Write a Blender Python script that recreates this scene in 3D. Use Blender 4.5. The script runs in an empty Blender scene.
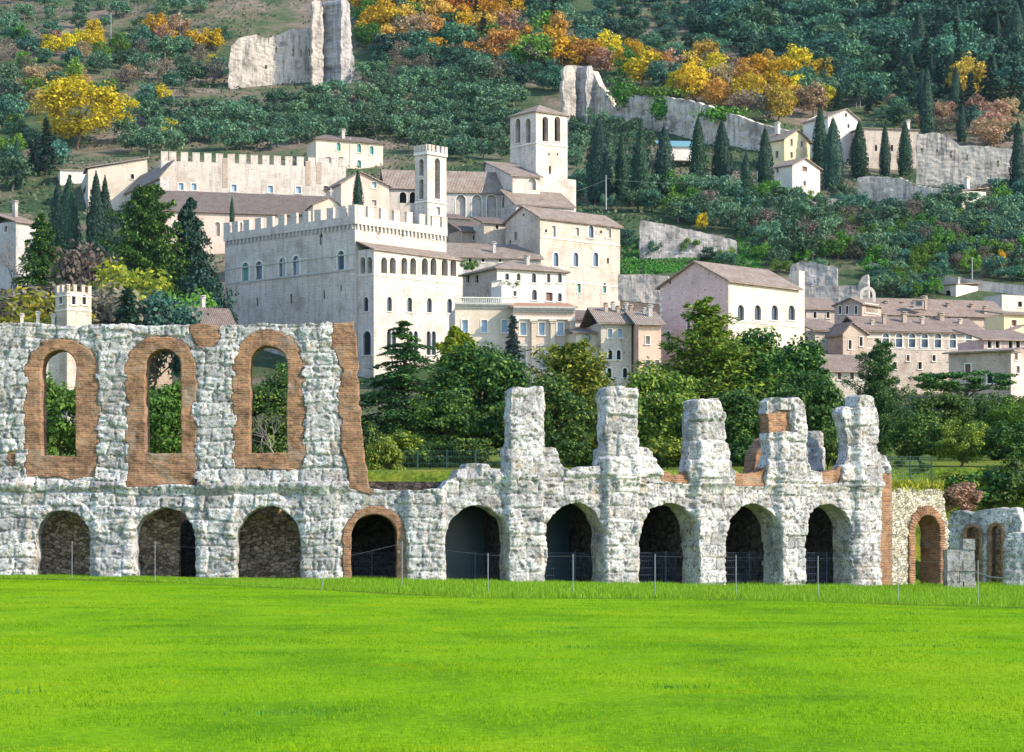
import bpy, bmesh, math, random
import numpy as np
from mathutils import Vector, Matrix, noise as mnoise
from mathutils.geometry import tessellate_polygon

# ------------------------------------------------------------------ camera, sky, sun, exposure
SC = bpy.context.scene
COL = SC.collection
FPX, HY, CZ = 2400.0, 549.0, 1.7           # focal length in pixels, row of the horizon, eye height
cam = bpy.data.objects.new('camera', bpy.data.cameras.new('camera'))
COL.objects.link(cam)
cam.location = (0, 0, CZ)
cam.rotation_euler = (math.radians(90), 0, 0)
cam.data.sensor_width = 36.0
cam.data.lens = 36.0 * FPX / 1024.0
cam.data.shift_y = (HY - 376.0) / 1024.0
cam.data.clip_start = 0.5
cam.data.clip_end = 6000
SC.camera = cam

SUN_AZ, SUN_EL = 113.0, 31.0               # degrees clockwise from the view direction, and above the horizon
sdir = Vector((math.sin(math.radians(SUN_AZ)) * math.cos(math.radians(SUN_EL)),
               math.cos(math.radians(SUN_AZ)) * math.cos(math.radians(SUN_EL)),
               math.sin(math.radians(SUN_EL))))
w = bpy.data.worlds.new('World')
SC.world = w
w.use_nodes = True
nt = w.node_tree
bg = nt.nodes['Background']
sky = nt.nodes.new('ShaderNodeTexSky')
sky.sky_type = 'NISHITA'
sky.sun_disc = False
sky.sun_elevation = math.radians(SUN_EL)
sky.sun_rotation = math.radians(SUN_AZ)
sky.air_density = 1.0
sky.dust_density = 0.3
sky.ozone_density = 3.0
nt.links.new(sky.outputs[0], bg.inputs[0])
bg.inputs[1].default_value = 0.15
sl = bpy.data.lights.new('sun', 'SUN')
sl.energy = 2.5
sl.angle = math.radians(0.6)
sl.color = (1.0, 0.89, 0.72)
so = bpy.data.objects.new('sun', sl)
so.rotation_euler = (-sdir).to_track_quat('-Z', 'Y').to_euler()
so.location = (60, -20, 80)
COL.objects.link(so)
SC.view_settings.view_transform = 'Standard'
SC.view_settings.look = 'None'
SC.view_settings.gamma = 1.0
SC.view_settings.exposure = 1.62
SC.view_settings.use_curve_mapping = False
SC.cycles.max_bounces = 6
SC.cycles.diffuse_bounces = 3
SC.cycles.glossy_bounces = 2
SC.cycles.transmission_bounces = 3
SC.cycles.transparent_max_bounces = 6
SC.cycles.use_denoising = True

# ------------------------------------------------------------------ maths helpers
def X(px, D): return (px - 512.0) / FPX * D
def Z(py, D): return CZ + (HY - py) / FPX * D
def P3(px, py, D): return Vector((X(px, D), D, Z(py, D)))

def _h(ix, iy, seed):
    n = (ix * 374761393 + iy * 668265263 + seed * 974634599) & 0xFFFFFFFF
    n = ((n ^ (n >> 13)) * 1274126177) & 0xFFFFFFFF
    n = n ^ (n >> 16)
    return (n & 0xFFFFFF) / float(0xFFFFFF)

def vnoise(x, y, seed=0):
    x = np.asarray(x, float); y = np.asarray(y, float)
    ix = np.floor(x).astype(np.int64); iy = np.floor(y).astype(np.int64)
    fx = x - ix; fy = y - iy
    fx = fx * fx * (3 - 2 * fx); fy = fy * fy * (3 - 2 * fy)
    a = _h(ix, iy, seed); b = _h(ix + 1, iy, seed); c = _h(ix, iy + 1, seed); d = _h(ix + 1, iy + 1, seed)
    return (a * (1 - fx) + b * fx) * (1 - fy) + (c * (1 - fx) + d * fx) * fy

def fbm(x, y, seed=0, oct=4, gain=0.5):
    s = 0; a = 1; t = 0
    for o in range(oct):
        s = s + a * (vnoise(x * 2 ** o, y * 2 ** o, seed + o * 17) - 0.5); t += a; a *= gain
    return s / t * 2

def sstep(a, b, x):
    t = np.clip((np.asarray(x, float) - a) / (b - a), 0, 1)
    return t * t * (3 - 2 * t)

# ------------------------------------------------------------------ object helpers
def tag(o, label=None, cat=None, group=None, kind=None):
    if label: o['label'] = label
    if cat: o['category'] = cat
    if group: o['group'] = group
    if kind: o['kind'] = kind
    return o

def empty(name, loc=(0, 0, 0), label=None, cat=None, group=None):
    o = bpy.data.objects.new(name, None)
    o.empty_display_size = 0.5
    COL.objects.link(o)
    o.location = loc
    return tag(o, label, cat, group)

def link(name, me, parent=None, loc=(0, 0, 0)):
    o = bpy.data.objects.new(name, me)
    COL.objects.link(o)
    o.location = loc
    if parent is not None: o.parent = parent
    return o

def np_mesh(name, V, F, mats, midx=None, uv=None, smooth=False, attrs=None):
    """V (n,3); F (m,4) or (m,3) index array; uv per vertex (n,2)"""
    me = bpy.data.meshes.new(name)
    V = np.ascontiguousarray(V, dtype=np.float32); F = np.ascontiguousarray(F, dtype=np.int32)
    n, k = F.shape
    me.vertices.add(len(V)); me.vertices.foreach_set('co', V.ravel())
    me.loops.add(n * k); me.loops.foreach_set('vertex_index', F.ravel())
    me.polygons.add(n)
    me.polygons.foreach_set('loop_start', np.arange(0, n * k, k, dtype=np.int32))
    me.polygons.foreach_set('loop_total', np.full(n, k, dtype=np.int32))
    if midx is not None: me.polygons.foreach_set('material_index', np.asarray(midx, dtype=np.int32))
    me.polygons.foreach_set('use_smooth', np.full(n, bool(smooth)))
    if uv is not None:
        l = me.uv_layers.new(name='UVMap')
        l.data.foreach_set('uv', np.ascontiguousarray(np.asarray(uv, dtype=np.float32)[F.ravel()]).ravel())
    if attrs:
        for an, av in attrs.items():
            at = me.attributes.new(an, 'FLOAT', 'POINT')
            at.data.foreach_set('value', np.ascontiguousarray(av, dtype=np.float32))
    for m in (mats if isinstance(mats, (list, tuple)) else [mats]): me.materials.append(m)
    me.update(calc_edges=True)
    me.validate()
    return me

class MB:
    """collects faces in metres with their own uv, builds one mesh object"""
    def __init__(s): s.v = []; s.f = []; s.uv = []
    def poly(s, pts, uv=None):
        b = len(s.v)
        s.v += [tuple(p) for p in pts]
        s.f.append(list(range(b, b + len(pts))))
        if uv is None:
            p0 = Vector(pts[0]); e = (Vector(pts[1]) - p0)
            e = e.normalized() if e.length > 1e-9 else Vector((1, 0, 0))
            nn = e.cross(Vector(pts[-1]) - p0)
            nn = nn.normalized() if nn.length > 1e-9 else Vector((0, 0, 1))
            g = nn.cross(e)
            uv = [((Vector(p) - p0).dot(e) + p0.x + p0.y, (Vector(p) - p0).dot(g) + p0.z) for p in pts]
        s.uv += list(uv)
    def box(s, o, a, b, c):
        """origin corner and three edge vectors"""
        o = Vector(o); a = Vector(a); b = Vector(b); c = Vector(c)
        if a.cross(b).dot(c) < 0: a, b = b, a
        s.poly([o, o + b, o + a + b, o + a]); s.poly([o + c, o + a + c, o + a + b + c, o + b + c])
        s.poly([o, o + a, o + a + c, o + c]); s.poly([o + a, o + a + b, o + a + b + c, o + a + c])
        s.poly([o + a + b, o + b, o + b + c, o + a + b + c]); s.poly([o + b, o, o + c, o + b + c])
    def cbox(s, c, sx, sy, sz, ang=0):
        """box standing on c, rotated about z"""
        ca, sa = math.cos(ang), math.sin(ang)
        a = Vector((ca, sa, 0)); b = Vector((-sa, ca, 0))
        s.box(Vector(c) - a * sx / 2 - b * sy / 2, a * sx, b * sy, (0, 0, sz))
    def tube(s, pts, rad, n=6, cap=True):
        pts = [Vector(p) for p in pts]
        rings = []
        for i, p in enumerate(pts):
            d = (pts[min(i + 1, len(pts) - 1)] - pts[max(i - 1, 0)]).normalized()
            ref = Vector((0, 0, 1)) if abs(d.z) < 0.9 else Vector((1, 0, 0))
            x = d.cross(ref).normalized(); y = d.cross(x)
            r = rad[i] if isinstance(rad, (list, tuple)) else rad
            rings.append([p + x * r * math.cos(t * 2 * math.pi / n) + y * r * math.sin(t * 2 * math.pi / n) for t in range(n)])
        for a, b in zip(rings, rings[1:]):
            for k in range(n):
                s.poly([a[k], b[k], b[(k + 1) % n], a[(k + 1) % n]])
        if cap:
            s.poly(rings[-1][::-1]); s.poly(rings[0])
    def build(s, name, mat, parent=None, loc=(0, 0, 0), smooth=False):
        me = bpy.data.meshes.new(name)
        loc = Vector(loc)
        me.from_pydata([tuple(Vector(v) - loc) for v in s.v], [], s.f)
        l = me.uv_layers.new(name='UVMap')
        idx = [i for f in s.f for i in f]
        l.data.foreach_set('uv', [c for i in idx for c in s.uv[i]])
        for m in (mat if isinstance(mat, (list, tuple)) else [mat]): me.materials.append(m)
        if smooth: me.polygons.foreach_set('use_smooth', [True] * len(me.polygons))
        me.update()
        o = link(name, me, parent)
        if parent is not None:
            # vertices are given in world metres; parents are unrotated empties
            o.location = loc - parent_world(parent)
        else:
            o.location = loc
        return o

def parent_world(p):
    v = Vector((0, 0, 0))
    while p is not None:
        v += p.location; p = p.parent
    return v

# ------------------------------------------------------------------ materials
def mat_base(name, rough=0.9, spec=0.2):
    m = bpy.data.materials.new(name)
    m.use_nodes = True
    n = m.node_tree.nodes; b = n['Principled BSDF']
    b.inputs['Roughness'].default_value = rough
    b.inputs['Specular IOR Level'].default_value = spec
    return m, m.node_tree, b

def N(t, kind, **kw):
    n = t.nodes.new(kind)
    for k, v in kw.items():
        if k in n.inputs: n.inputs[k].default_value = v
        else: setattr(n, k, v)
    return n

def ramp(t, fac, stops):
    r = t.nodes.new('ShaderNodeValToRGB')
    e = r.color_ramp.elements
    while len(e) < len(stops): e.new(0.5)
    for i, (p, c) in enumerate(stops):
        e[i].position = p; e[i].color = (*c, 1) if len(c) == 3 else c
    t.links.new(fac, r.inputs[0])
    return r

def mixc(t, fac, a, b, mode='MIX'):
    m = t.nodes.new('ShaderNodeMix'); m.data_type = 'RGBA'; m.blend_type = mode
    def put(sock, v):
        if hasattr(v, 'is_output'): t.links.new(v, sock)
        elif isinstance(v, (int, float)): sock.default_value = v
        else: sock.default_value = (*v, 1) if len(v) == 3 else v
    put(m.inputs[0], fac); put(m.inputs[6], a); put(m.inputs[7], b)
    return m.outputs[2]

def coords(t, kind='Object', scale=(1, 1, 1)):
    tc = t.nodes.new('ShaderNodeTexCoord'); mp = t.nodes.new('ShaderNodeMapping')
    mp.inputs['Scale'].default_value = scale
    t.links.new(tc.outputs[kind], mp.inputs[0])
    return mp.outputs[0]

def noise(t, vec, scale, detail=4, rough=0.6):
    n = N(t, 'ShaderNodeTexNoise', Scale=scale, Detail=detail, Roughness=rough)
    t.links.new(vec, n.inputs['Vector'])
    return n.outputs[0]

def bump(t, b, h, strength=0.4, dist=0.1):
    bp = N(t, 'ShaderNodeBump', Strength=strength, Distance=dist)
    t.links.new(h, bp.inputs['Height']); t.links.new(bp.outputs[0], b.inputs['Normal'])

def sc(c, k): return tuple(min(1, x * k) for x in c)

def M_wall(name, c, block=None, stain=0.35, dirt=(0.16, 0.14, 0.12), blotch=0.25, alt=None):
    """masonry or plaster wall on uv in metres: blotches, vertical weather streaks, optional courses of blocks"""
    m, t, b = mat_base(name, 0.92, 0.15)
    uv = coords(t, 'UV')
    big = noise(t, uv, 0.22, 5)
    r = ramp(t, big, [(0.32, sc((c[0], c[1] * .95, c[2] * .9), 1 - blotch * 1.5)), (0.47, c), (0.62, alt or sc(c, 1.1))])
    col = r.outputs[0]
    fine = noise(t, uv, 3.5, 6, 0.7)
    fr = ramp(t, fine, [(0.3, (0.72, 0.72, 0.72)), (0.62, (1.06, 1.06, 1.06))])
    col = mixc(t, 0.8, col, fr.outputs[0], 'MULTIPLY')
    h = fine
    if block:
        br = N(t, 'ShaderNodeTexBrick', Scale=1.0)
        br.inputs['Color1'].default_value = (0.88, 0.88, 0.88, 1); br.inputs['Color2'].default_value = (1.06, 1.05, 1.05, 1)
        br.inputs['Mortar'].default_value = (0.82, 0.8, 0.78, 1)
        br.inputs['Mortar Size'].default_value = 0.035; br.inputs['Brick Width'].default_value = block[0]; br.inputs['Row Height'].default_value = block[1]
        br.inputs['Bias'].default_value = 0.1
        wob = N(t, 'ShaderNodeTexNoise', Scale=0.8, Detail=2.0)
        t.links.new(uv, wob.inputs['Vector'])
        vm = N(t, 'ShaderNodeVectorMath', operation='MULTIPLY_ADD')
        t.links.new(wob.outputs['Color'], vm.inputs[0]); vm.inputs[1].default_value = (0.6, 0.3, 0); t.links.new(uv, vm.inputs[2])
        t.links.new(vm.outputs[0], br.inputs['Vector'])
        col = mixc(t, 0.75, col, br.outputs['Color'], 'MULTIPLY')
        mm = N(t, 'ShaderNodeMath', operation='MULTIPLY_ADD'); t.links.new(br.outputs['Fac'], mm.inputs[0]); mm.inputs[1].default_value = -0.8
        t.links.new(fine, mm.inputs[2]); h = mm.outputs[0]
    st = noise(t, coords(t, 'UV', (1.1, 0.13, 1)), 1.0, 5, 0.65)
    sr = ramp(t, st, [(0.48, (0, 0, 0)), (0.70, (min(1, stain * 1.25),) * 3)])
    col = mixc(t, sr.outputs[0], col, dirt)
    if block:                                   # putlog holes
        vo = N(t, 'ShaderNodeTexVoronoi', Scale=0.42, Randomness=0.7); vo.voronoi_dimensions = '2D'
        t.links.new(uv, vo.inputs['Vector'])
        col = mixc(t, ramp(t, vo.outputs['Distance'], [(0.045, (0.8,) * 3), (0.06, (0, 0, 0))]).outputs[0], col, sc(c, .3))
    t.links.new(col, b.inputs['Base Color'])
    bump(t, b, h, 0.5, 0.08)
    return m

def M_roof(name, c, c2, lichen=(0.3, 0.28, 0.22)):
    m, t, b = mat_base(name, 0.9, 0.15)
    uv = coords(t, 'UV')
    br = N(t, 'ShaderNodeTexBrick', Scale=1.0)
    br.inputs['Color1'].default_value = (*c, 1); br.inputs['Color2'].default_value = (*c2, 1); br.inputs['Mortar'].default_value = (*sc(c, 0.35), 1)
    br.inputs['Mortar Size'].default_value = 0.03; br.inputs['Brick Width'].default_value = 0.3; br.inputs['Row Height'].default_value = 0.55
    br.offset = 0.0
    t.links.new(uv, br.inputs['Vector'])
    big = noise(t, uv, 0.5, 6, 0.7)
    r = ramp(t, big, [(0.38, (0, 0, 0)), (0.7, (0.8, 0.8, 0.8))])
    col = mixc(t, r.outputs[0], br.outputs['Color'], lichen)
    f2 = noise(t, uv, 2.6, 5, 0.7)
    fr = ramp(t, f2, [(0.3, (0.6, 0.6, 0.6)), (0.65, (1.15, 1.15, 1.15))])
    col = mixc(t, 0.85, col, fr.outputs[0], 'MULTIPLY')
    t.links.new(col, b.inputs['Base Color'])
    wv = N(t, 'ShaderNodeTexWave', Scale=1.05, Distortion=0.6); wv.bands_direction = 'X'
    t.links.new(uv, wv.inputs['Vector'])
    bump(t, b, wv.outputs[1], 0.7, 0.12)
    return m

def M_plain(name, c, rough=0.7, spec=0.3, metal=0.0, var=0.15, scale=2.0):
    m, t, b = mat_base(name, rough, spec)
    f = noise(t, coords(t, 'Object'), scale, 4)
    r = ramp(t, f, [(0.3, sc(c, 1 - var)), (0.7, sc(c, 1 + var))])
    t.links.new(r.outputs[0], b.inputs['Base Color'])
    b.inputs['Metallic'].default_value = metal
    return m

def M_leaf(name, dark, mid, light, transl=0.25, objvar=0.25):
    m, t, b = mat_base(name, 0.65, 0.25)
    g = t.nodes.new('ShaderNodeNewGeometry'); oi = t.nodes.new('ShaderNodeObjectInfo')
    r = ramp(t, g.outputs['Random Per Island'], [(0.0, dark), (0.55, mid), (1.0, light)])
    hv = N(t, 'ShaderNodeHueSaturation')
    mr = N(t, 'ShaderNodeMapRange'); mr.inputs[3].default_value = 1 - objvar; mr.inputs[4].default_value = 1 + objvar
    t.links.new(oi.outputs['Random'], mr.inputs[0]); t.links.new(mr.outputs[0], hv.inputs['Value'])
    mr2 = N(t, 'ShaderNodeMapRange'); mr2.inputs[3].default_value = 0.5 + 0.03; mr2.inputs[4].default_value = 0.5 - 0.03
    wn = N(t, 'ShaderNodeTexWhiteNoise', noise_dimensions='1D'); t.links.new(oi.outputs['Random'], wn.inputs['W'])
    t.links.new(wn.outputs['Value'], mr2.inputs[0]); t.links.new(mr2.outputs[0], hv.inputs['Hue'])
    t.links.new(r.outputs[0], hv.inputs['Color'])
    t.links.new(hv.outputs[0], b.inputs['Base Color'])
    if transl:
        tr = t.nodes.new('ShaderNodeBsdfTranslucent'); mx = t.nodes.new('ShaderNodeMixShader')
        t.links.new(hv.outputs[0], tr.inputs[0]); mx.inputs[0].default_value = transl
        t.links.new(b.outputs[0], mx.inputs[1]); t.links.new(tr.outputs[0], mx.inputs[2])
        t.links.new(mx.outputs[0], t.nodes['Material Output'].inputs[0])
    return m

def M_ruin():
    m, t, b = mat_base('eroded limestone', 0.95, 0.1)
    o = coords(t, 'Object')
    at = t.nodes.new('ShaderNodeAttribute'); at.attribute_name = 'block'
    c = ramp(t, at.outputs['Fac'], [(0.0, (0.34, 0.325, 0.315)), (0.5, (0.465, 0.445, 0.43)), (1.0, (0.56, 0.535, 0.515))]).outputs[0]
    n1 = noise(t, o, 1.1, 9, 0.8)
    c = mixc(t, 0.9, c, ramp(t, n1, [(0.40, (0.5, 0.49, 0.5)), (0.5, (1, 1, 1)), (0.62, (1.25, 1.22, 1.18))]).outputs[0], 'MULTIPLY')
    n2 = noise(t, o, 4.2, 8, 0.8)                                    # pits and lichen specks
    c = mixc(t, ramp(t, n2, [(0.40, (0.95,) * 3), (0.47, (0, 0, 0))]).outputs[0], c, (0.075, 0.065, 0.06))
    n3 = noise(t, coords(t, 'Object', (1.0, 1.0, 0.35)), 0.8, 7, 0.75)  # dark runs of weathering
    c = mixc(t, ramp(t, n3, [(0.52, (0, 0, 0)), (0.66, (0.6,) * 3)]).outputs[0], c, (0.17, 0.16, 0.155))
    n4 = noise(t, o, 1.9, 6, 0.75)
    c = mixc(t, ramp(t, n4, [(0.53, (0, 0, 0)), (0.64, (0.6,) * 3)]).outputs[0], c, (0.36, 0.27, 0.16))
    n6 = noise(t, o, 11.0, 4, 0.7)
    c = mixc(t, ramp(t, n6, [(0.40, (0.85,) * 3), (0.45, (0, 0, 0))]).outputs[0], c, (0.10, 0.085, 0.075))
    t.links.new(c, b.inputs['Base Color'])
    n5 = noise(t, o, 6.0, 9, 0.8)
    bump(t, b, n5, 0.7, 0.10)
    return m

def M_brick():
    m, t, b = mat_base('old roman brick', 0.93, 0.1)
    uv = coords(t, 'UV')
    br = N(t, 'ShaderNodeTexBrick', Scale=1.0)
    br.inputs['Color1'].default_value = (0.31, 0.155, 0.075, 1); br.inputs['Color2'].default_value = (0.17, 0.08, 0.045, 1)
    br.inputs['Mortar'].default_value = (0.27, 0.19, 0.135, 1); br.inputs['Mortar Size'].default_value = 0.018
    br.inputs['Brick Width'].default_value = 0.38; br.inputs['Row Height'].default_value = 0.1
    wob_ = N(t, 'ShaderNodeTexNoise', Scale=1.5, Detail=3.0); t.links.new(uv, wob_.inputs['Vector'])
    vm = N(t, 'ShaderNodeVectorMath', operation='MULTIPLY_ADD'); t.links.new(wob_.outputs['Color'], vm.inputs[0]); vm.inputs[1].default_value = (0.3, 0.12, 0); t.links.new(uv, vm.inputs[2])
    t.links.new(vm.outputs[0], br.inputs['Vector'])
    n1 = noise(t, uv, 0.9, 8, 0.8)
    c = mixc(t, 0.95, br.outputs['Color'], ramp(t, n1, [(0.34, (0.35, 0.3, 0.28)), (0.48, (0.95, 0.92, 0.9)), (0.66, (1.6, 1.5, 1.35))]).outputs[0], 'MULTIPLY')
    n2 = noise(t, coords(t, 'UV', (0.6, 4, 1)), 1.4, 4)
    c = mixc(t, ramp(t, n2, [(0.55, (0, 0, 0)), (0.7, (0.55,) * 3)]).outputs[0], c, (0.12, 0.06, 0.04))
    n3 = noise(t, uv, 0.7, 5, 0.7)
    c = mixc(t, ramp(t, n3, [(0.54, (0, 0, 0)), (0.66, (0.65,) * 3)]).outputs[0], c, (0.30, 0.24, 0.185))
    t.links.new(c, b.inputs['Base Color'])
    mm = N(t, 'ShaderNodeMath', operation='MULTIPLY_ADD'); t.links.new(br.outputs['Fac'], mm.inputs[0]); mm.inputs[1].default_value = -1.0
    t.links.new(noise(t, uv, 6, 5), mm.inputs[2])
    bump(t, b, mm.outputs[0], 0.9, 0.05)
    return m

def M_rubble(name, a, bcol, scale=3.2):
    m, t, b = mat_base(name, 0.95, 0.1)
    o = coords(t, 'Object', (1, 1, 1.6))
    v = N(t, 'ShaderNodeTexVoronoi', Scale=scale); t.links.new(o, v.inputs['Vector'])
    v2 = N(t, 'ShaderNodeTexVoronoi', Scale=scale, feature='DISTANCE_TO_EDGE'); t.links.new(o, v2.inputs['Vector'])
    sepn = N(t, 'ShaderNodeSeparateColor'); t.links.new(v.outputs['Color'], sepn.inputs[0])
    c = ramp(t, sepn.outputs[0], [(0, a), (0.6, bcol), (1, sc(bcol, 1.35))]).outputs[0]
    e = ramp(t, v2.outputs['Distance'], [(0.0, (0.35,) * 3), (0.09, (1, 1, 1))])
    c = mixc(t, 1.0, c, e.outputs[0], 'MULTIPLY')
    c = mixc(t, 0.8, c, ramp(t, noise(t, o, 1.0, 6), [(0.3, (0.6,) * 3), (0.7, (1.2,) * 3)]).outputs[0], 'MULTIPLY')
    t.links.new(c, b.inputs['Base Color'])
    bump(t, b, e.outputs[0], 1.0, 0.08)
    return m

MAT = {}
MAT['ruin'] = M_ruin()
MAT['brick'] = M_brick()
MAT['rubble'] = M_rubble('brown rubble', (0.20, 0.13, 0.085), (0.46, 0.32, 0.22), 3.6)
MAT['rubble_shaded'] = M_rubble('shade darkened rubble', (0.03, 0.024, 0.02), (0.085, 0.07, 0.06), 3.6)  # same rubble, with the shade of the roofed passages put into its colour
MAT['rubble_pale'] = M_rubble('pale rubble', (0.34, 0.29, 0.21), (0.52, 0.46, 0.36), 4.6)
MAT['far_ruin'] = M_wall('far ruin stone', (0.51, 0.435, 0.36), (1.1, 0.5), 0.85, (0.14, 0.125, 0.12), 0.35)
MAT['far_ruin_grey'] = M_wall('grey ruin stone', (0.36, 0.33, 0.31), (1.0, 0.5), 0.7, (0.12, 0.11, 0.11), 0.45)
MAT['ashlar'] = M_wall('white ashlar', (0.56, 0.475, 0.40), (1.1, 0.5), 0.5, (0.25, 0.215, 0.185), 0.2)
MAT['ashlar_grey'] = M_wall('grey stone wall', (0.44, 0.40, 0.36), (0.8, 0.4), 0.4, (0.2, 0.18, 0.16), 0.25)
MAT['stone_warm'] = M_wall('warm stone wall', (0.50, 0.415, 0.335), (0.8, 0.38), 0.45, (0.27, 0.21, 0.16), 0.2)
MAT['pinkstone'] = M_wall('pinkish brick stone', (0.54, 0.39, 0.35), (0.7, 0.3), 0.25, (0.3, 0.22, 0.2), 0.15)
MAT['brown_wall'] = M_wall('brown stone wall', (0.42, 0.32, 0.25), (0.7, 0.35), 0.35, (0.2, 0.15, 0.12), 0.25)
MAT['cream'] = M_wall('cream plaster', (0.58, 0.48, 0.37), None, 0.4, (0.38, 0.3, 0.22), 0.12)
MAT['creampink'] = M_wall('pinkish cream plaster', (0.57, 0.435, 0.35), None, 0.4, (0.36, 0.27, 0.21), 0.12)
MAT['pink'] = M_wall('salmon plaster', (0.60, 0.39, 0.29), None, 0.25, (0.36, 0.24, 0.18), 0.14)
MAT['white'] = M_wall('white plaster', (0.58, 0.515, 0.445), None, 0.4, (0.42, 0.37, 0.3), 0.08)
MAT['yellow'] = M_wall('yellow plaster', (0.66, 0.53, 0.30), None, 0.2, (0.4, 0.3, 0.17), 0.1)
MAT['roof'] = M_roof('weathered tiles', (0.30, 0.22, 0.17), (0.22, 0.15, 0.115), (0.33, 0.29, 0.235))
MAT['roof_brown'] = M_roof('brown tiles', (0.21, 0.15, 0.12), (0.15, 0.105, 0.085), (0.2, 0.17, 0.145))
MAT['roof_pink'] = M_roof('pinkish tiles', (0.31, 0.215, 0.165), (0.22, 0.145, 0.11), (0.31, 0.255, 0.205))
MAT['roof_orange'] = M_roof('new orange tiles', (0.52, 0.25, 0.13), (0.44, 0.19, 0.10), (0.48, 0.28, 0.17))
MAT['glass'] = M_plain('dark window glass', (0.018, 0.022, 0.03), 0.18, 0.5)
MAT['glass_blue'] = M_plain('window glass bluish', (0.06, 0.085, 0.12), 0.15, 0.6)
MAT['void'] = M_plain('unlit room', (0.02, 0.018, 0.017), 0.95, 0.05)
MAT['frame'] = M_plain('pale stone trim', (0.6, 0.55, 0.47), 0.9, 0.1)
MAT['frame_grey'] = M_plain('grey stone trim', (0.40, 0.37, 0.33), 0.9, 0.1)
MAT['roof_teal'] = M_plain('weathered teal roofing', (0.12, 0.24, 0.26), 0.6, 0.2)
MAT['wood'] = M_plain('dark window wood', (0.11, 0.07, 0.045), 0.7, 0.2)
MAT['shut_blue'] = M_plain('grey blue shutter', (0.30, 0.40, 0.50), 0.7, 0.2)
MAT['shut_green'] = M_plain('green shutter', (0.10, 0.26, 0.23), 0.7, 0.2)
MAT['shut_brown'] = M_plain('brown shutter', (0.16, 0.085, 0.06), 0.7, 0.2)
MAT['shut_grey'] = M_plain('grey shutter', (0.36, 0.33, 0.3), 0.7, 0.2)
MAT['metal'] = M_plain('galvanised steel', (0.20, 0.21, 0.21), 0.6, 0.4, 0.2)
MAT['wire'] = M_plain('dark green wire', (0.03, 0.07, 0.06), 0.6, 0.3)
MAT['wire_blue'] = M_plain('dark blue wire', (0.03, 0.05, 0.08), 0.6, 0.3)
MAT['teal'] = M_plain('teal sheet', (0.012, 0.035, 0.05), 0.35, 0.4, 0, 0.35, 0.6)
MAT['bark'] = M_plain('bark', (0.10, 0.075, 0.055), 0.95, 0.1, 0, 0.4, 3)
MAT['bark_grey'] = M_plain('grey bark', (0.20, 0.17, 0.145), 0.95, 0.1, 0, 0.35, 3)
MAT['soil'] = M_plain('bare soil', (0.07, 0.05, 0.03), 1.0, 0.05)
# ------------------------------------------------------------------ terrain
_DD = np.array([128, 150, 200, 260, 330, 400, 480, 535, 600, 660, 730, 810, 960, 1300, 1700.0])
_RR = np.array([471, 467, 452, 436, 416, 378, 254, 200, 150, 100, 50, 0, -70, -150, -190.0])
_ZZ = CZ + (HY - _RR) / FPX * _DD

def bank_y(x):
    """where the bank behind the ruin begins"""
    return np.interp(x, [-60, -4, 2, 8, 13, 17, 20, 24, 60], [122.5, 122.7, 124.2, 127, 130.3, 133.5, 136.5, 143, 143])

def hill_z(x, y):
    x = np.asarray(x, float); y = np.asarray(y, float)
    z = np.interp(y, _DD, _ZZ)
    for cx, cy, r, dz in ((15, 448, 24, 7.0), (-6, 452, 16, 3.0)):     # levelled building plots
        z = z - dz * (1 - sstep(r * .45, r, np.hypot(x - cx, y - cy)))
    k = sstep(300, 520, y)
    e = bank_y(x)
    z = -0.5 + (z + 0.5) * sstep(e - 1.0, e + 3.5, y)
    z = z + k * (fbm(x / 90, y / 90, 3, 3) * 5.0) * sstep(420, 620, y)
    z = z + sstep(480, 560, y) * fbm(x / 16, y / 16, 8, 3) * 1.3
    return z

def lawn_z(x, y):
    x = np.asarray(x, float); y = np.asarray(y, float)
    e = np.interp(x, [-60, -25, -8, 3, 10, 18, 30, 60], [0.40, 0.39, 0.22, 0.02, -0.16, -0.28, -0.34, -0.4])
    z = sstep(38, 112, y) * e
    z = z + fbm(x / 7, y / 7, 21, 3) * 0.035 * sstep(2, 20, y)
    return z

def ray_hit(px, py, lo=135.0, hi=1650.0):
    """distance at which the line of sight through a picture point meets the hillside"""
    D = np.linspace(lo, hi, 1500)
    zz = CZ + (HY - py) / FPX * D
    g = hill_z((px - 512) / FPX * D, D)
    k = np.nonzero(g >= zz)[0]
    return float(D[k[0]]) if len(k) else float(hi)

def grid_sheet(name, xs, ys, zf, mat, parent=None):
    GX, GY = np.meshgrid(xs, ys)
    GZ = zf(GX, GY)
    V = np.stack([GX, GY, GZ], -1).reshape(-1, 3)
    nx, ny = len(xs), len(ys)
    i = np.arange(ny - 1)[:, None] * nx + np.arange(nx - 1)[None, :]
    F = np.stack([i, i + 1, i + nx + 1, i + nx], -1).reshape(-1, 4)
    me = np_mesh(name, V, F, mat, uv=V[:, :2], smooth=True)
    return link(name, me, parent)

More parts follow.
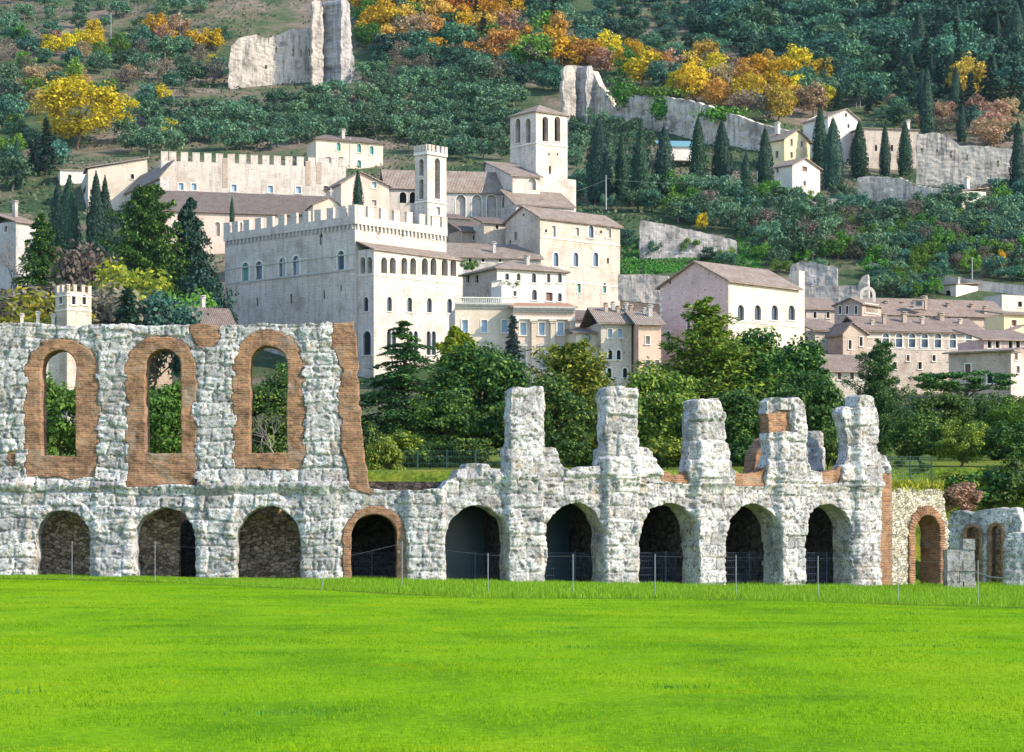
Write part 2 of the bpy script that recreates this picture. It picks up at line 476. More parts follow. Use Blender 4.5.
def M_lawn():
    m, t, b = mat_base('spring grass', 0.9, 0.03)
    o = coords(t, 'Object')
    n1 = noise(t, coords(t, 'Object', (0.22, 0.09, 1)), 1.0, 6, 0.65)
    c = ramp(t, n1, [(0.36, (0.065, 0.17, 0.003)), (0.5, (0.15, 0.29, 0.003)), (0.64, (0.22, 0.33, 0.005))]).outputs[0]
    n2 = noise(t, o, 7.0, 6, 0.7)
    c = mixc(t, 0.8, c, ramp(t, n2, [(0.32, (0.45, 0.55, 0.4)), (0.65, (1.2, 1.15, 1.1))]).outputs[0], 'MULTIPLY')
    n3 = noise(t, coords(t, 'Object', (0.35, 0.16, 1)), 1.3, 5, 0.7)
    c = mixc(t, ramp(t, n3, [(0.6, (0, 0, 0)), (0.75, (0.55,) * 3)]).outputs[0], c, (0.24, 0.26, 0.02))
    t.links.new(c, b.inputs['Base Color'])
    bump(t, b, n2, 0.6, 0.05)
    return m

def M_hill():
    m, t, b = mat_base('hillside soil and grass', 0.95, 0.1)
    o = coords(t, 'Object')
    n1 = noise(t, o, 0.035, 6, 0.65)
    c = ramp(t, n1, [(0.35, (0.04, 0.075, 0.03)), (0.46, (0.075, 0.10, 0.042)), (0.54, (0.16, 0.13, 0.09)), (0.66, (0.23, 0.175, 0.14))]).outputs[0]
    n2 = noise(t, o, 0.5, 7, 0.75)
    c = mixc(t, 0.85, c, ramp(t, n2, [(0.3, (0.4, 0.42, 0.42)), (0.68, (1.3, 1.25, 1.2))]).outputs[0], 'MULTIPLY')
    n3 = noise(t, o, 0.12, 5, 0.7)
    c = mixc(t, ramp(t, n3, [(0.54, (0, 0, 0)), (0.68, (0.85,) * 3)]).outputs[0], c, (0.05, 0.10, 0.035))
    t.links.new(c, b.inputs['Base Color'])
    bump(t, b, n2, 0.8, 0.6)
    return m

MAT['lawn'] = M_lawn(); MAT['hill'] = M_hill()
MAT['verge'] = M_leaf('long grass', (0.08, 0.19, 0.003), (0.16, 0.31, 0.005), (0.26, 0.38, 0.012), 0.35, 0)
def M_blade():
    m = M_leaf('lawn blades', (0.105, 0.265, 0.003), (0.155, 0.33, 0.004), (0.22, 0.37, 0.008), 0.3, 0)
    t = m.node_tree; b = t.nodes['Principled BSDF']; b.inputs['Specular IOR Level'].default_value = 0.03
    src = b.inputs['Base Color'].links[0].from_socket
    n = noise(t, coords(t, 'Object', (0.16, 0.45, 0)), 1.0, 6, 0.7)
    c = mixc(t, 1.0, src, ramp(t, n, [(0.34, (0.4, 0.58, 0.9)), (0.43, (0.72, 0.84, 1)), (0.51, (1, 1, 1)), (0.58, (1.15, 1.02, 1)), (0.66, (1.5, 1.0, 2.0))]).outputs[0], 'MULTIPLY')
    t.links.new(c, b.inputs['Base Color'])
    for nd in t.nodes:
        if nd.type == 'BSDF_TRANSLUCENT': t.links.new(c, nd.inputs[0])
    return m
MAT['blade'] = M_blade()

ys = np.concatenate([np.linspace(-400, 10, 12), np.linspace(12, 150, 230)[0:]])
xs = np.concatenate([np.linspace(-500, -45, 12), np.linspace(-40, 40, 161), np.linspace(45, 500, 12)])
tag(grid_sheet('lawn', xs, ys, lawn_z, MAT['lawn']), kind='structure')
ys = np.concatenate([np.linspace(330, 470, 36), np.linspace(474, 1000, 264), np.linspace(1010, 1700, 24)])
xs = np.concatenate([np.linspace(-900, -262, 20), np.linspace(-258, 258, 216), np.linspace(262, 900, 20)])
def M_park():
    m, t, b = mat_base('park grass', 0.9, 0.1)
    o = coords(t, 'Object')
    c = ramp(t, noise(t, o, 0.25, 7, 0.7), [(0.36, (0.05, 0.09, 0.012)), (0.5, (0.11, 0.17, 0.015)), (0.62, (0.22, 0.22, 0.03))]).outputs[0]
    n2 = noise(t, o, 4.0, 7, 0.75)
    c = mixc(t, 0.9, c, ramp(t, n2, [(0.36, (0.4, 0.42, 0.4)), (0.62, (1.3, 1.25, 1.1))]).outputs[0], 'MULTIPLY')
    t.links.new(c, b.inputs['Base Color']); bump(t, b, n2, 0.9, 0.2)
    return m
xp = np.concatenate([np.linspace(-300, -52, 16), np.linspace(-50, 50, 101), np.linspace(52, 300, 16)])
tag(grid_sheet('park_ground', xp, np.concatenate([np.linspace(116, 150, 60), np.linspace(153, 330, 40)]), hill_z, M_park()), kind='structure')
tag(grid_sheet('hillside', xs, ys, hill_z, MAT['hill']), kind='structure')

# ------------------------------------------------------------------ facade line of the theatre
_fpx = np.array([-300, -200, -95, 10, 113, 217, 320, 425, 524, 620, 708, 790, 866, 905.0])
_fD = np.array([114.6, 114.2, 114, 114, 114, 114, 114.1, 114.5, 115.7, 117.4, 119.7, 122.4, 125.4, 127.2])
_q = np.linspace(-300, 905, 4000)
_k = np.ones(241) / 241
_D = np.interp(_q, _fpx, _fD)
_D = np.convolve(np.pad(_D, 120, mode='reflect', reflect_type='odd'), _k, 'valid')
_xw = (_q - 512) / FPX * _D
_s = np.concatenate([[0], np.cumsum(np.hypot(np.diff(_xw), np.diff(_D)))])
_tx = np.gradient(_xw, _s); _ty = np.gradient(_D, _s)

def S(px): return float(np.interp(px, _q, _s))
def facade(s, z, w):
    """point on the curved front: s along, z up, w outward"""
    x = np.interp(s, _s, _xw); y = np.interp(s, _s, _D); tx = np.interp(s, _s, _tx); ty = np.interp(s, _s, _ty)
    return np.stack([x + ty * w, y - tx * w, z + 0 * x], -1)
def SZ(px, py):
    return S(px), Z(py, float(np.interp(px, _q, _D)))
# ------------------------------------------------------------------ eroded masonry sheets
def sd_poly(U, V, pts):
    pts = np.asarray(pts, float); n = len(pts)
    d = np.full(U.shape, 1e18); inside = np.zeros(U.shape, bool)
    for i in range(n):
        ax, ay = pts[i]; bx, by = pts[(i + 1) % n]
        ex, ey = bx - ax, by - ay
        t = np.clip(((U - ax) * ex + (V - ay) * ey) / max(ex * ex + ey * ey, 1e-12), 0, 1)
        d = np.minimum(d, (U - ax - ex * t) ** 2 + (V - ay - ey * t) ** 2)
        c = (ay > V) != (by > V)
        with np.errstate(divide='ignore', invalid='ignore'):
            xi = ax + (V - ay) * ex / (ey if abs(ey) > 1e-12 else 1e-12)
        inside ^= c & (U < xi)
    d = np.sqrt(d)
    return np.where(inside, -d, d)

def sd_arch(U, V, u0, u1, ztop, zbot):
    uc = (u0 + u1) / 2; a = (u1 - u0) / 2; zs = ztop - a
    return np.where(V > zs, np.hypot(U - uc, V - zs) - a, np.maximum(np.abs(U - uc) - a, zbot - V))

def sheet(sdf, urange, vrange, h, mapping, front, thick, name, mat, parent, origin, attr=None, back=True, rim=6, smooth=True, rimnoise=0.05):
    """a wall whose outline is sdf(u, v) < 0; front(u, v) is its relief, thick its depth; edges are weathered"""
    nu = int((urange[1] - urange[0]) / h) + 2; nv = int((vrange[1] - vrange[0]) / h) + 2
    u = urange[0] + h * np.arange(nu); v = vrange[0] + h * np.arange(nv)
    U, Vv = np.meshgrid(u, v)
    d = sdf(U, Vv)
    dc = (d[:-1, :-1] + d[1:, :-1] + d[:-1, 1:] + d[1:, 1:]) / 4
    keep = dc < 0
    gy, gx = np.gradient(d, h)
    gl = np.maximum(np.hypot(gx, gy), 0.3)
    used = np.zeros(d.shape, int)
    for a, b in ((0, 0), (0, 1), (1, 0), (1, 1)):
        used[a:a + nv - 1, b:b + nu - 1] += keep
    edge = (used > 0) & (used < 4)
    mv = np.clip(d, -0.75 * h, 0.75 * h) * edge
    U2 = U - gx / gl * mv; V2 = Vv - gy / gl * mv
    idx = -np.ones(d.shape, int); on = used > 0
    idx[on] = np.arange(on.sum())
    uu = U2[on]; vv = V2[on]
    Wf = front(uu, vv)
    A = idx[:-1, :-1][keep]; B = idx[:-1, 1:][keep]; C = idx[1:, 1:][keep]; D_ = idx[1:, :-1][keep]
    Vs = [mapping(uu, vv, Wf)]; Fs = [np.stack([A, B, C, D_], -1)]
    uvs = [np.stack([uu, vv], -1)]
    nb = len(uu)
    # boundary edges (directed as in their quad)
    E = np.concatenate([np.stack([A, B], -1), np.stack([B, C], -1), np.stack([C, D_], -1), np.stack([D_, A], -1)])
    key = E[:, 0] * (nb + 1) + E[:, 1]; rkey = E[:, 1] * (nb + 1) + E[:, 0]
    bd = E[~np.isin(key, rkey)]
    if back:
        bv = np.unique(bd)
        loc = -np.ones(nb, int); loc[bv] = np.arange(len(bv))
        bu, bvv = uu[bv], vv[bv]
        prev = None; base = nb
        for r in range(1, rim + 1):
            t = r / rim
            wv = Wf[bv] * (1 - t) - (thick(bu, bvv) if callable(thick) else thick) * t
            jn = rimnoise * np.sin(math.pi * min(t, 0.95)) if r < rim else 0
            ju = jn * 2 * (vnoise(bu * 2.1 + wv * 3, bvv * 2.3, 71) - 0.5); jv = jn * 2 * (vnoise(bu * 2.3, bvv * 2.1 + wv * 3, 72) - 0.5)
            Vs.append(mapping(bu + ju, bvv + jv, wv)); uvs.append(np.stack([bu + wv, bvv], -1))
            ring = base + np.arange(len(bv))
            p0 = bd[:, 0] if r == 1 else prev[loc[bd[:, 0]]]; p1 = bd[:, 1] if r == 1 else prev[loc[bd[:, 1]]]
            q0 = ring[loc[bd[:, 0]]]; q1 = ring[loc[bd[:, 1]]]
            Fs.append(np.stack([p1, p0, q0, q1], -1))
            prev = ring; base += len(bv)
        # back face, flat
        Vs.append(mapping(uu, vv, -(thick(uu, vv) if callable(thick) else np.full(nb, thick)) + 0.12 * (vnoise(uu * 1.5, vv * 1.5, 5) - 0.5))); uvs.append(np.stack([uu, vv], -1))
        Fs.append(np.stack([D_, C, B, A], -1) + base)
    V = np.concatenate(Vs) - np.asarray(origin)[None]; F = np.concatenate(Fs); UVv = np.concatenate(uvs)
    at = None
    if attr is not None: at = {'block': attr(UVv[:, 0], UVv[:, 1])}
    me = np_mesh(name, V, F, mat, uv=UVv, smooth=smooth, attrs=at)
    o = link(name, me, parent)
    return o

def blocks(u, v, ch, cw, seed, gap=0.05):
    """irregular courses of blocks: returns (depth of joint 0..1, random of block)"""
    vv = v + 0.22 * fbm(u / 2.6, v / 2.6, seed + 5, 2)
    row = np.floor(vv / ch); fr = vv / ch - row
    r1 = _h(row.astype(np.int64), row.astype(np.int64) * 0 + 3, seed)
    uu = u + r1 * cw * 3 + 0.3 * fbm(u / 1.5, v / 1.5, seed + 6, 2)
    wd = cw * (0.8 + 0.5 * r1)
    cl = np.floor(uu / wd); fc = uu / wd - cl
    dj = np.minimum(np.minimum(fr, 1 - fr) * ch, np.minimum(fc, 1 - fc) * wd)
    return 1 - sstep(0.0, gap * 1.6, dj), _h(cl.astype(np.int64), row.astype(np.int64), seed + 9)

# ------------------------------------------------------------------ the roman theatre
TO = Vector((X(425, 115), 115.0, 0.0))
theatre = empty('roman_theatre_ruin', TO, 'long curved roman theatre facade of pale eroded stone with brick window surrounds', 'ruin')
def pz(pts): return [SZ(*p) for p in pts]
outline = pz([(-290, 640), (-290, 322), (-100, 324), (0, 324), (28, 322), (60, 326), (90, 325), (131, 323), (160, 326), (190, 324), (215, 325), (240, 326), (262, 323),
              (290, 324), (325, 323), (354, 321), (356, 345), (358, 380), (361, 420), (365, 455), (369, 489), (395, 491), (420, 490), (438, 488), (447, 482),
              (455, 478), (458, 469), (466, 468), (467, 464), (488, 464), (490, 469), (505, 470), (505, 449), (508, 447), (508, 418), (510, 404), (509, 391), (513, 388), (541, 388), (545, 394),
              (545, 420), (545, 447), (556, 449), (559, 463), (564, 468), (572, 472), (580, 468), (599, 466), (599, 450), (603, 446), (603, 420), (602, 402), (603, 388),
              (610, 386), (634, 388), (638, 398), (640, 425), (638, 446), (651, 448), (655, 452), (654, 463), (660, 470), (674, 475), (685, 474),
              (691, 440), (690, 420), (691, 402), (696, 399), (716, 399), (719, 412), (725, 416), (727, 440), (731, 454), (730, 468), (738, 474), (750, 474), (762, 471),
              (769, 455), (768, 420), (767, 402), (773, 397), (794, 398), (800, 404), (802, 415), (805, 420), (807, 455), (809, 470), (822, 473), (836, 470), (845, 464), (848, 440), (845, 425),
              (841, 412), (843, 408), (854, 408), (855, 396), (858, 394), (871, 397), (873, 415), (875, 430), (874, 452), (886, 455), (888, 460), (887, 475), (877, 479), (879, 520), (878, 640)])
lower = [(35, 90, 511), (135, 195, 508), (236, 301, 506), (351, 397, 514), (446, 508, 505), (546, 603, 503), (640, 696, 503), (727, 779, 504), (805, 851, 504)]
upper = [(41, 76, 350, 456), (145, 181, 349, 453), (250, 287, 346, 453)]
def archS(p0, p1, t, bt=640):
    u0, zt = SZ(p0, t)[0], SZ((p0 + p1) / 2, t)[1]
    return u0, S(p1), zt, SZ((p0 + p1) / 2, bt)[1]
LOW = [archS(*a) for a in lower]; UP = [archS(*a) for a in upper]
BRK_POLY = []   # (name, function of (U, V) giving signed distance)
def wob(U, V, k=0.2, f=1.4, s=31):
    Vq = np.floor((V + .3 * fbm(U * .4, V * .2, s + 2, 2)) / .3) * .3
    return k * .7 * fbm(U * f, V * f, s, 3) + k * 1.5 * (vnoise(U * .3, Vq * 7.3, s + 4) - .5)
surr_px = [(25, 97, 338, 479), (127, 195, 336, 486), (233, 304, 331, 471)]
for (a, b_, t_, bt), up in zip(surr_px, UP):
    u0, u1, zt, zb = archS(a, b_, t_, bt)
    BRK_POLY.append(('brick_surround', lambda U, V, q=(u0, u1, zt, zb): sd_arch(U, V, *q) + wob(U, V)))
q4 = archS(343, 406, 506)
BRK_POLY.append(('brick_surround', lambda U, V: sd_arch(U, V, *q4) + wob(U, V, 0.06)))
for pts in ([(332, 315), (360, 315), (360, 345), (372, 495), (350, 488), (347, 465), (340, 440), (341, 420), (337, 395), (342, 370), (332, 350)],
            [(188, 318), (219, 318), (219, 338), (214, 347), (200, 348), (192, 336)],
            [(758, 413), (788, 411), (790, 432), (758, 434)],
            [(735, 468), (765, 466), (764, 486), (733, 485)],
            [(662, 468), (686, 468), (687, 482), (661, 481)],
            [(820, 468), (842, 466), (838, 484), (822, 485)],
            [(8, 452), (16, 452), (16, 466), (8, 466)]):
    pp = pz(pts)
    BRK_POLY.append(('brick_patch', lambda U, V, pp=pp: sd_poly(U, V, pp) + wob(U, V, 0.12)))

def openings(U, V):
    d = np.full(U.shape, 1e9)
    for i, q in enumerate(LOW + UP):
        r = 0.05 if i == 3 or i > 8 else 0.12
        d = np.minimum(d, sd_arch(U, V, *q) + r * fbm(U * 1.6, V * 1.6, 44, 3))
    return d
def solid(U, V):
    d = sd_poly(U, V, outline) + 0.10 * fbm(U * 2.2, V * 2.2, 12, 3)
    return np.maximum(d, -openings(U, V))
def brick_any(U, V):
    d = np.full(U.shape, 1e9)
    for nme, f in BRK_POLY: d = np.minimum(d, f(U, V))
    return d
piers = [S(p) for p in (-95, 10, 113, 217, 320, 425, 524, 620, 708, 790, 866)]
z_corn = 4.9
def relief(u, v):
    d = np.zeros(u.shape)
    lowt = 1 - sstep(4.6, 5.2, v)
    for i, p in enumerate(piers):
        wd = 1.0
        pr = 1 - sstep(wd - 0.25, wd + 0.12, np.abs(u - p))
        amt = 0.16 if i < 5 else 0.34
        d = np.maximum(d, pr * amt * (lowt + (1 - lowt) * (0.5 if i < 5 else 1.0)))
    for i, q in enumerate(LOW):                                       # ring of voussoirs
        if i == 3: continue
        uc = (q[0] + q[1]) / 2; a = (q[1] - q[0]) / 2; zs = q[2] - a
        rr = np.hypot(u - uc, v - zs)
        ring = (1 - sstep(a + 0.5, a + 0.62, rr)) * (v > zs)
        ang = np.arctan2(v - zs, u - uc) * (a + 0.3) / 0.42
        jt = np.abs(ang - np.floor(ang) - 0.5)
        d = d + ring * (0.10 - 0.06 * sstep(0.42, 0.5, jt))
    cz = np.where(u < S(370), 4.75, 5.05)
    corn = np.exp(-((v - cz) / 0.26) ** 2)
    d = d + 0.24 * corn * (0.25 + 0.75 * (vnoise(u * 0.6, v * 0 + 2, 91) > 0.38))
    jd, rb = stone_blocks(u, v)
    er = fbm(u * 0.55, v * 0.55, 14, 2)                               # how eroded this stretch is
    lost = sstep(0.0, 0.3, fbm(u * .35, v * .5, 77, 3))
    big = sstep(5.0, 5.4, v) * (u > S(480))
    d = d + 0.16 * big * (1 - sstep(6.05, 6.2, v)) * sstep(5.15, 5.25, v)
    d = d - 0.085 * jd * (1 - .6 * lost) + (rb - 0.5) * (0.10 + .16 * big)
    d = d + 0.045 * fbm(u * 1.0, v * 1.4, 7, 3) * (1 + er) + 0.05 * fbm(u * 4.2, v * 6.5, 9, 3, .7)
    d = d - 0.07 * sstep(0.60, 0.75, fbm(u * 1.6, v * 5.5, 83, 3) + .5) * sstep(-.3, .2, er)
    pit = vnoise(u * 3.8, v * 3.8, 55) * vnoise(u * 7.5, v * 7.5, 56)
    d = d - 0.10 * sstep(0.42, 0.6, pit)
    return d
def stone_blocks(u, v):
    j1, r1 = blocks(u, v, 0.62, 1.0, 4)
    j2, r2 = blocks(u, v - 5.2, 0.98, 1.5, 11, .07)
    k = (v > 5.2) & (u > S(480))
    return np.where(k, j2, j1), np.where(k, r2, r1)
def block_attr(u, v):
    return stone_blocks(u, v)[1]
UR = (S(-280), S(892)); VR = (-1.0, 14.5)
sheet(lambda U, V: np.maximum(solid(U, V), -brick_any(U, V)), UR, VR, 0.05, facade, relief, lambda u, v: 1.35 - .65 * sstep(5.0, 5.3, v) * (u > S(480)), 'masonry_wall', MAT['ruin'], theatre, TO, block_attr)
def brick_relief(u, v):
    return 0.03 + 0.05 * fbm(u * 2.2, v * 3, 17, 3) + 0.02 * (vnoise(u * 3, np.floor(v / 0.1), 18) - 0.5)
for k, (nme, f) in enumerate(BRK_POLY):
    Us, Vs_ = np.meshgrid(np.arange(UR[0], UR[1], 0.25), np.arange(VR[0], VR[1], 0.25))
    g = np.maximum(f(Us, Vs_), solid(Us, Vs_)) < 0.2
    if not g.any(): continue
    ur = (Us[g].min() - 0.4, Us[g].max() + 0.4); vr = (Vs_[g].min() - 0.4, Vs_[g].max() + 0.4)
    sheet(lambda U, V: np.maximum(solid(U, V), f(U, V)), ur, vr, 0.055, facade, brick_relief, lambda u, v: 1.32 - .65 * sstep(5.0, 5.3, v) * (u > S(480)), nme, MAT['brick'], theatre, TO)

# vaulted passages behind the lower arches: party walls, floor of the gallery above, end walls
vb = MB(); rb_ = MB(); dk = MB()
def fp(s, z, w): return Vector(facade(np.array([float(s)]), np.array([float(z)]), np.array([float(w)]))[0])
def curved_box(mb, s0, s1, z0, z1, w0, w1, step=1.2):
    n = max(1, int((s1 - s0) / step)); ss = np.linspace(s0, s1, n + 1)
    for a, b_ in zip(ss, ss[1:]):
        q = [[[fp(s, z, w_) for w_ in (w0, w1)] for z in (z0, z1)] for s in (a, b_)]
        mb.poly([q[0][0][1], q[1][0][1], q[1][1][1], q[0][1][1]]); mb.poly([q[1][0][0], q[0][0][0], q[0][1][0], q[1][1][0]])
        mb.poly([q[0][1][1], q[1][1][1], q[1][1][0], q[0][1][0]]); mb.poly([q[0][0][0], q[1][0][0], q[1][0][1], q[0][0][1]])
    for s in (s0, s1):
        mb.poly([fp(s, z0, w0), fp(s, z0, w1), fp(s, z1, w1), fp(s, z1, w0)])
for i, p in enumerate(piers):
    vb = MB(); curved_box(vb, p - 0.75, p + 0.75, -1, 4.35 if i > 3 else 4.1, -6.0, -1.25); vb.build('party_wall', MAT['rubble' if i < 4 else 'rubble_shaded'], theatre, TO)
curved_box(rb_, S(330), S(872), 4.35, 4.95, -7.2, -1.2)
rb_.build('gallery_floor', MAT['rubble_shaded'], theatre, TO)
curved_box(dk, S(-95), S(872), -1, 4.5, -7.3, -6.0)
dk.build('rear_wall', MAT['rubble_shaded'], theatre, TO)
def rough_rel(u, v):
    return 0.3 * fbm(u * 2.4, v * 3.2, 61, 4) + 0.14 * (vnoise(np.floor(u * 3.2 + 0.5 * np.floor(v * 5)), np.floor(v * 5), 62) - 0.5)
def back_map(off):
    return lambda u, v, w_: facade(u, v, w_ + off)
for (a, b_) in ((18, 108), (118, 172), (224, 312)):
    s0, s1 = S(a), S(b_)
    sheet(lambda U, V: np.maximum(np.maximum(s0 - U, U - s1), V - 4.0 + 0.4 * fbm(U, V, 6, 2)), (s0 - .1, s1 + .1), (-1, 4.5), 0.1, back_map(-2.5 if a < 200 else -3.4), rough_rel, 0.6, 'rubble_infill', MAT['rubble'], theatre, TO)
def pzo(pts, off):
    """like pz, for a sheet set back by off behind the front"""
    r = []
    for px, py in pts:
        q = px
        for _ in range(12):
            v = facade(np.array([S(q)]), np.array([0.0]), np.array([off]))[0]
            q += px - (512 + v[0] / v[1] * FPX)
        r.append((S(q), Z(py, v[1])))
    return r
# broken stub of the inner wall seen behind the fourth free pier
def stub(U, V):
    return sd_poly(U, V, pzo([(797, 480), (797, 431), (803, 430), (805, 433), (818, 431), (821, 434), (821, 480)], -3.0)) + 0.06 * fbm(U * 2, V * 2, 3, 2)
sheet(stub, (S(815), S(885)), (4, 9), 0.07, back_map(-3.0), lambda u, v: relief(u, v) * 0.7, 1.0, 'inner_wall_stub', MAT['ruin'], theatre, TO, block_attr)
def stub2(U, V):
    return sd_poly(U, V, pzo([(752, 480), (757, 452), (764, 440), (770, 436), (770, 480)], -2.6)) + 0.06 * fbm(U * 2, V * 2, 3, 2)
sheet(stub2, (S(765), S(815)), (4, 9), 0.07, back_map(-2.6), brick_relief, 0.9, 'brick_stub', MAT['brick'], theatre, TO)
# brick pilaster at the right end
mb = MB()
u0 = S(877.5); 
for k in range(44):
    z0 = -1 + k * 0.152
    j = 0.02 * (random.Random(k).random() - 0.5)
    mb.box(fp(u0 + j, z0, 0.12), fp(u0 + 0.95 + j, z0, 0.12) - fp(u0 + j, z0, 0.12), fp(u0, z0, -0.6) - fp(u0, z0, 0.12), (0, 0, 0.146))
mb.build('brick_pilaster', MAT['brick'], theatre, TO)

# added teal panels standing in for unclear passage interiors
for (a, b_) in ((440, 512), (542, 606)):
    mb = MB(); curved_box(mb, S(a), S(b_) + (1.6 if a == 440 else 2.0), -0.6, 4.2, -4.55, -4.5)
    c = fp((S(a) + S(b_)) / 2, 0, -4.5)
    o = mb.build('stand_in_panel', MAT['teal'], None, c)
    tag(o, 'dark teal panel standing in for the interior behind the %s' % ('arch just right of the brick ringed arch' if a == 440 else 'arch below the second free standing pier'), 'hoarding')

# ------------------------------------------------------------------ ruins at the right end of the theatre
def flat_map(p0, p1):
    p0 = Vector(p0); p1 = Vector(p1); t_ = (p1 - p0); t_.z = 0; t_.normalize(); n_ = Vector((t_.y, -t_.x, 0))
    def f(u, v, w_):
        return np.stack([p0.x + t_.x * u + n_.x * w_, p0.y + t_.y * u + n_.y * w_, v + 0 * u], -1)
    def inv(px, py):
        k = (px - 512) / FPX
        u = (k * p0.y - p0.x) / (t_.x - k * t_.y)
        return u, Z(py, p0.y + t_.y * u)
    return f, inv
# rubble wall with the brick ringed arch
A0 = (X(888, 128), 128.0, 0); A1 = (X(945, 131), 131.0, 0)
fm, iv = flat_map(A0, A1)
tw = empty('rubble_wall', A0, 'cream rubble wall pierced by a tall brick ringed arch, grass growing on its top', 'ruin wall')
op = [iv(886, 640), iv(886, 500), iv(889, 490), iv(905, 487), iv(920, 490), iv(938, 489), iv(944, 492), iv(946, 510), iv(948, 525), iv(947, 640)]
ar = (iv(914, 0)[0], iv(939, 0)[0], iv(926, 515)[1], -2.0)
ring = (iv(908, 0)[0], iv(944, 0)[0], iv(926, 506)[1], -2.0)
def f1(U, V): return np.maximum(sd_poly(U, V, op) + 0.1 * fbm(U * 2, V * 2, 8, 3), -(sd_arch(U, V, *ring) + 0.05 * fbm(U * 3, V * 3, 2, 2)))
def rr(u, v): return 0.12 * fbm(u * 3.5, v * 3.5, 64, 3) + 0.1 * (vnoise(u * 5, v * 6, 65) - 0.5)
sheet(f1, (-0.4, 6.5), (-1, 5.6), 0.06, fm, rr, 1.4, 'masonry', MAT['rubble_pale'], tw, A0)
def f2(U, V): return np.maximum(np.maximum(sd_arch(U, V, *ring) + 0.05 * fbm(U * 3, V * 3, 2, 2), -sd_arch(U, V, *ar)), sd_poly(U, V, op))
def vring(u, v):
    uc = (ar[0] + ar[1]) / 2; zs = ar[2] - (ar[1] - ar[0]) / 2
    an = np.where(v > zs, np.arctan2(v - zs, u - uc) * 1.0 / 0.13, v / 0.13)
    return 0.05 + 0.09 * (np.abs(an - np.floor(an) - 0.5) < 0.3) + 0.03 * fbm(u * 4, v * 4, 5, 2)
sheet(f2, (-0.4, 6.5), (-1, 5.6), 0.045, fm, vring, 1.3, 'brick_arch', MAT['brick'], tw, A0)
mb = MB(); q = lambda u, w_, z: Vector(fm(np.array([u]), np.array([z]), np.array([w_]))[0])
mb.box(q(.6, -2.6, -1), q(4.6, -2.6, -1) - q(.6, -2.6, -1), q(.6, -3.3, -1) - q(.6, -2.6, -1), (0, 0, 5.6))
mb.build('rear_wall', MAT['rubble'], tw, A0)
# squared block pier
mb = MB(); rg = random.Random(5)
pc = P3(959, 587, 122); gz = -0.5
for k in range(5):
    zz = gz + k * 0.545
    for j in range(2):
        if k == 4 and j == 0: continue
        wdt = (.78, .62)[(j + k) % 2]
        x0 = pc.x - .7 if j == 0 else pc.x + .72 - wdt
        mb.cbox((x0 + (wdt / 2) + rg.uniform(-.03, .03), pc.y + rg.uniform(-.05, .05), zz), wdt - .02 if j else 1.43 - (.62, .78)[(k) % 2] - .04, 1.2, 0.535, rg.uniform(-.03, .03))
o = mb.build('block_pier', MAT['ruin'], None, (pc.x, pc.y, gz))
bv = o.modifiers.new('bevel', 'BEVEL'); bv.width = 0.04; bv.segments = 2
tag(o, 'stump of a pier built of squared white blocks beside the brick ringed arch', 'pier')
# far low wall with two narrow arches
B0 = (X(940, 140), 140.0, 0); B1 = (X(1060, 137), 137.0, 0)
fm2, iv2 = flat_map(B0, B1)
op2 = [iv2(940, 640), iv2(949, 520), iv2(951, 511), iv2(975, 512), iv2(1000, 508), iv2(1018, 508), iv2(1021, 520), iv2(1023, 533), iv2(1060, 530), iv2(1060, 640)]
ars = [(iv2(966, 0)[0], iv2(979, 0)[0], iv2(972, 527)[1], -2.0), (iv2(991, 0)[0], iv2(1001, 0)[0], iv2(996, 526)[1], -2.0)]
lw = empty('ruined_wall', B0, 'low grey ruined wall with two narrow arches behind the block pier', 'ruin wall')
def f3(U, V):
    d = sd_poly(U, V, op2) + 0.1 * fbm(U * 1.6, V * 1.6, 28, 3)
    for a in ars: d = np.maximum(d, -(sd_arch(U, V, *a) - 0.2))
    return d
sheet(f3, (-1, 8), (-2, 5), 0.07, fm2, lambda u, v: relief(u + 3, v) * 0.7, 1.2, 'masonry', MAT['ruin'], lw, B0, block_attr)
for a in ars:
    sheet(lambda U, V: np.maximum(np.maximum(sd_arch(U, V, *a) - 0.2, -sd_arch(U, V, *a)), -1.5 - V), (a[0] - .5, a[1] + .5), (-2, 5), 0.05, fm2, lambda u, v: 0.04 + 0.03 * fbm(u * 4, v * 4, 5, 2), 1.1, 'brick_arch', MAT['brick'], lw, B0)

C0 = (X(1003, 131), 131.0, 0); C1 = (X(1060, 130), 130.0, 0)
fm3, iv3 = flat_map(C0, C1)
op3 = [iv3(1003, 640), iv3(1003, 548), iv3(1006, 534), iv3(1016, 532), iv3(1030, 534), iv3(1060, 536), iv3(1060, 640)]
ow = sheet(lambda U, V: sd_poly(U, V, op3) + 0.06 * fbm(U * 2, V * 2, 18, 3), (-1, 4.5), (-2, 3.5), 0.06, fm3, lambda u, v: relief(u + 9, v) * 0.6, 1.0, 'block_wall', MAT['ruin'], None, C0, block_attr)
ow.location = C0
tag(ow, 'low grey block wall at the right edge in front of the two narrow arches', 'ruin wall')

mb = MB(); q = lambda u, w_, z: Vector(fm2(np.array([u]), np.array([z]), np.array([w_]))[0])
mb.box(q(.4, -2.2, -2), q(5.6, -2.2, -2) - q(.4, -2.2, -2), q(.4, -2.8, -2) - q(.4, -2.2, -2), (0, 0, 5.2))
mb.build('rear_wall', MAT['rubble'], lw, B0)
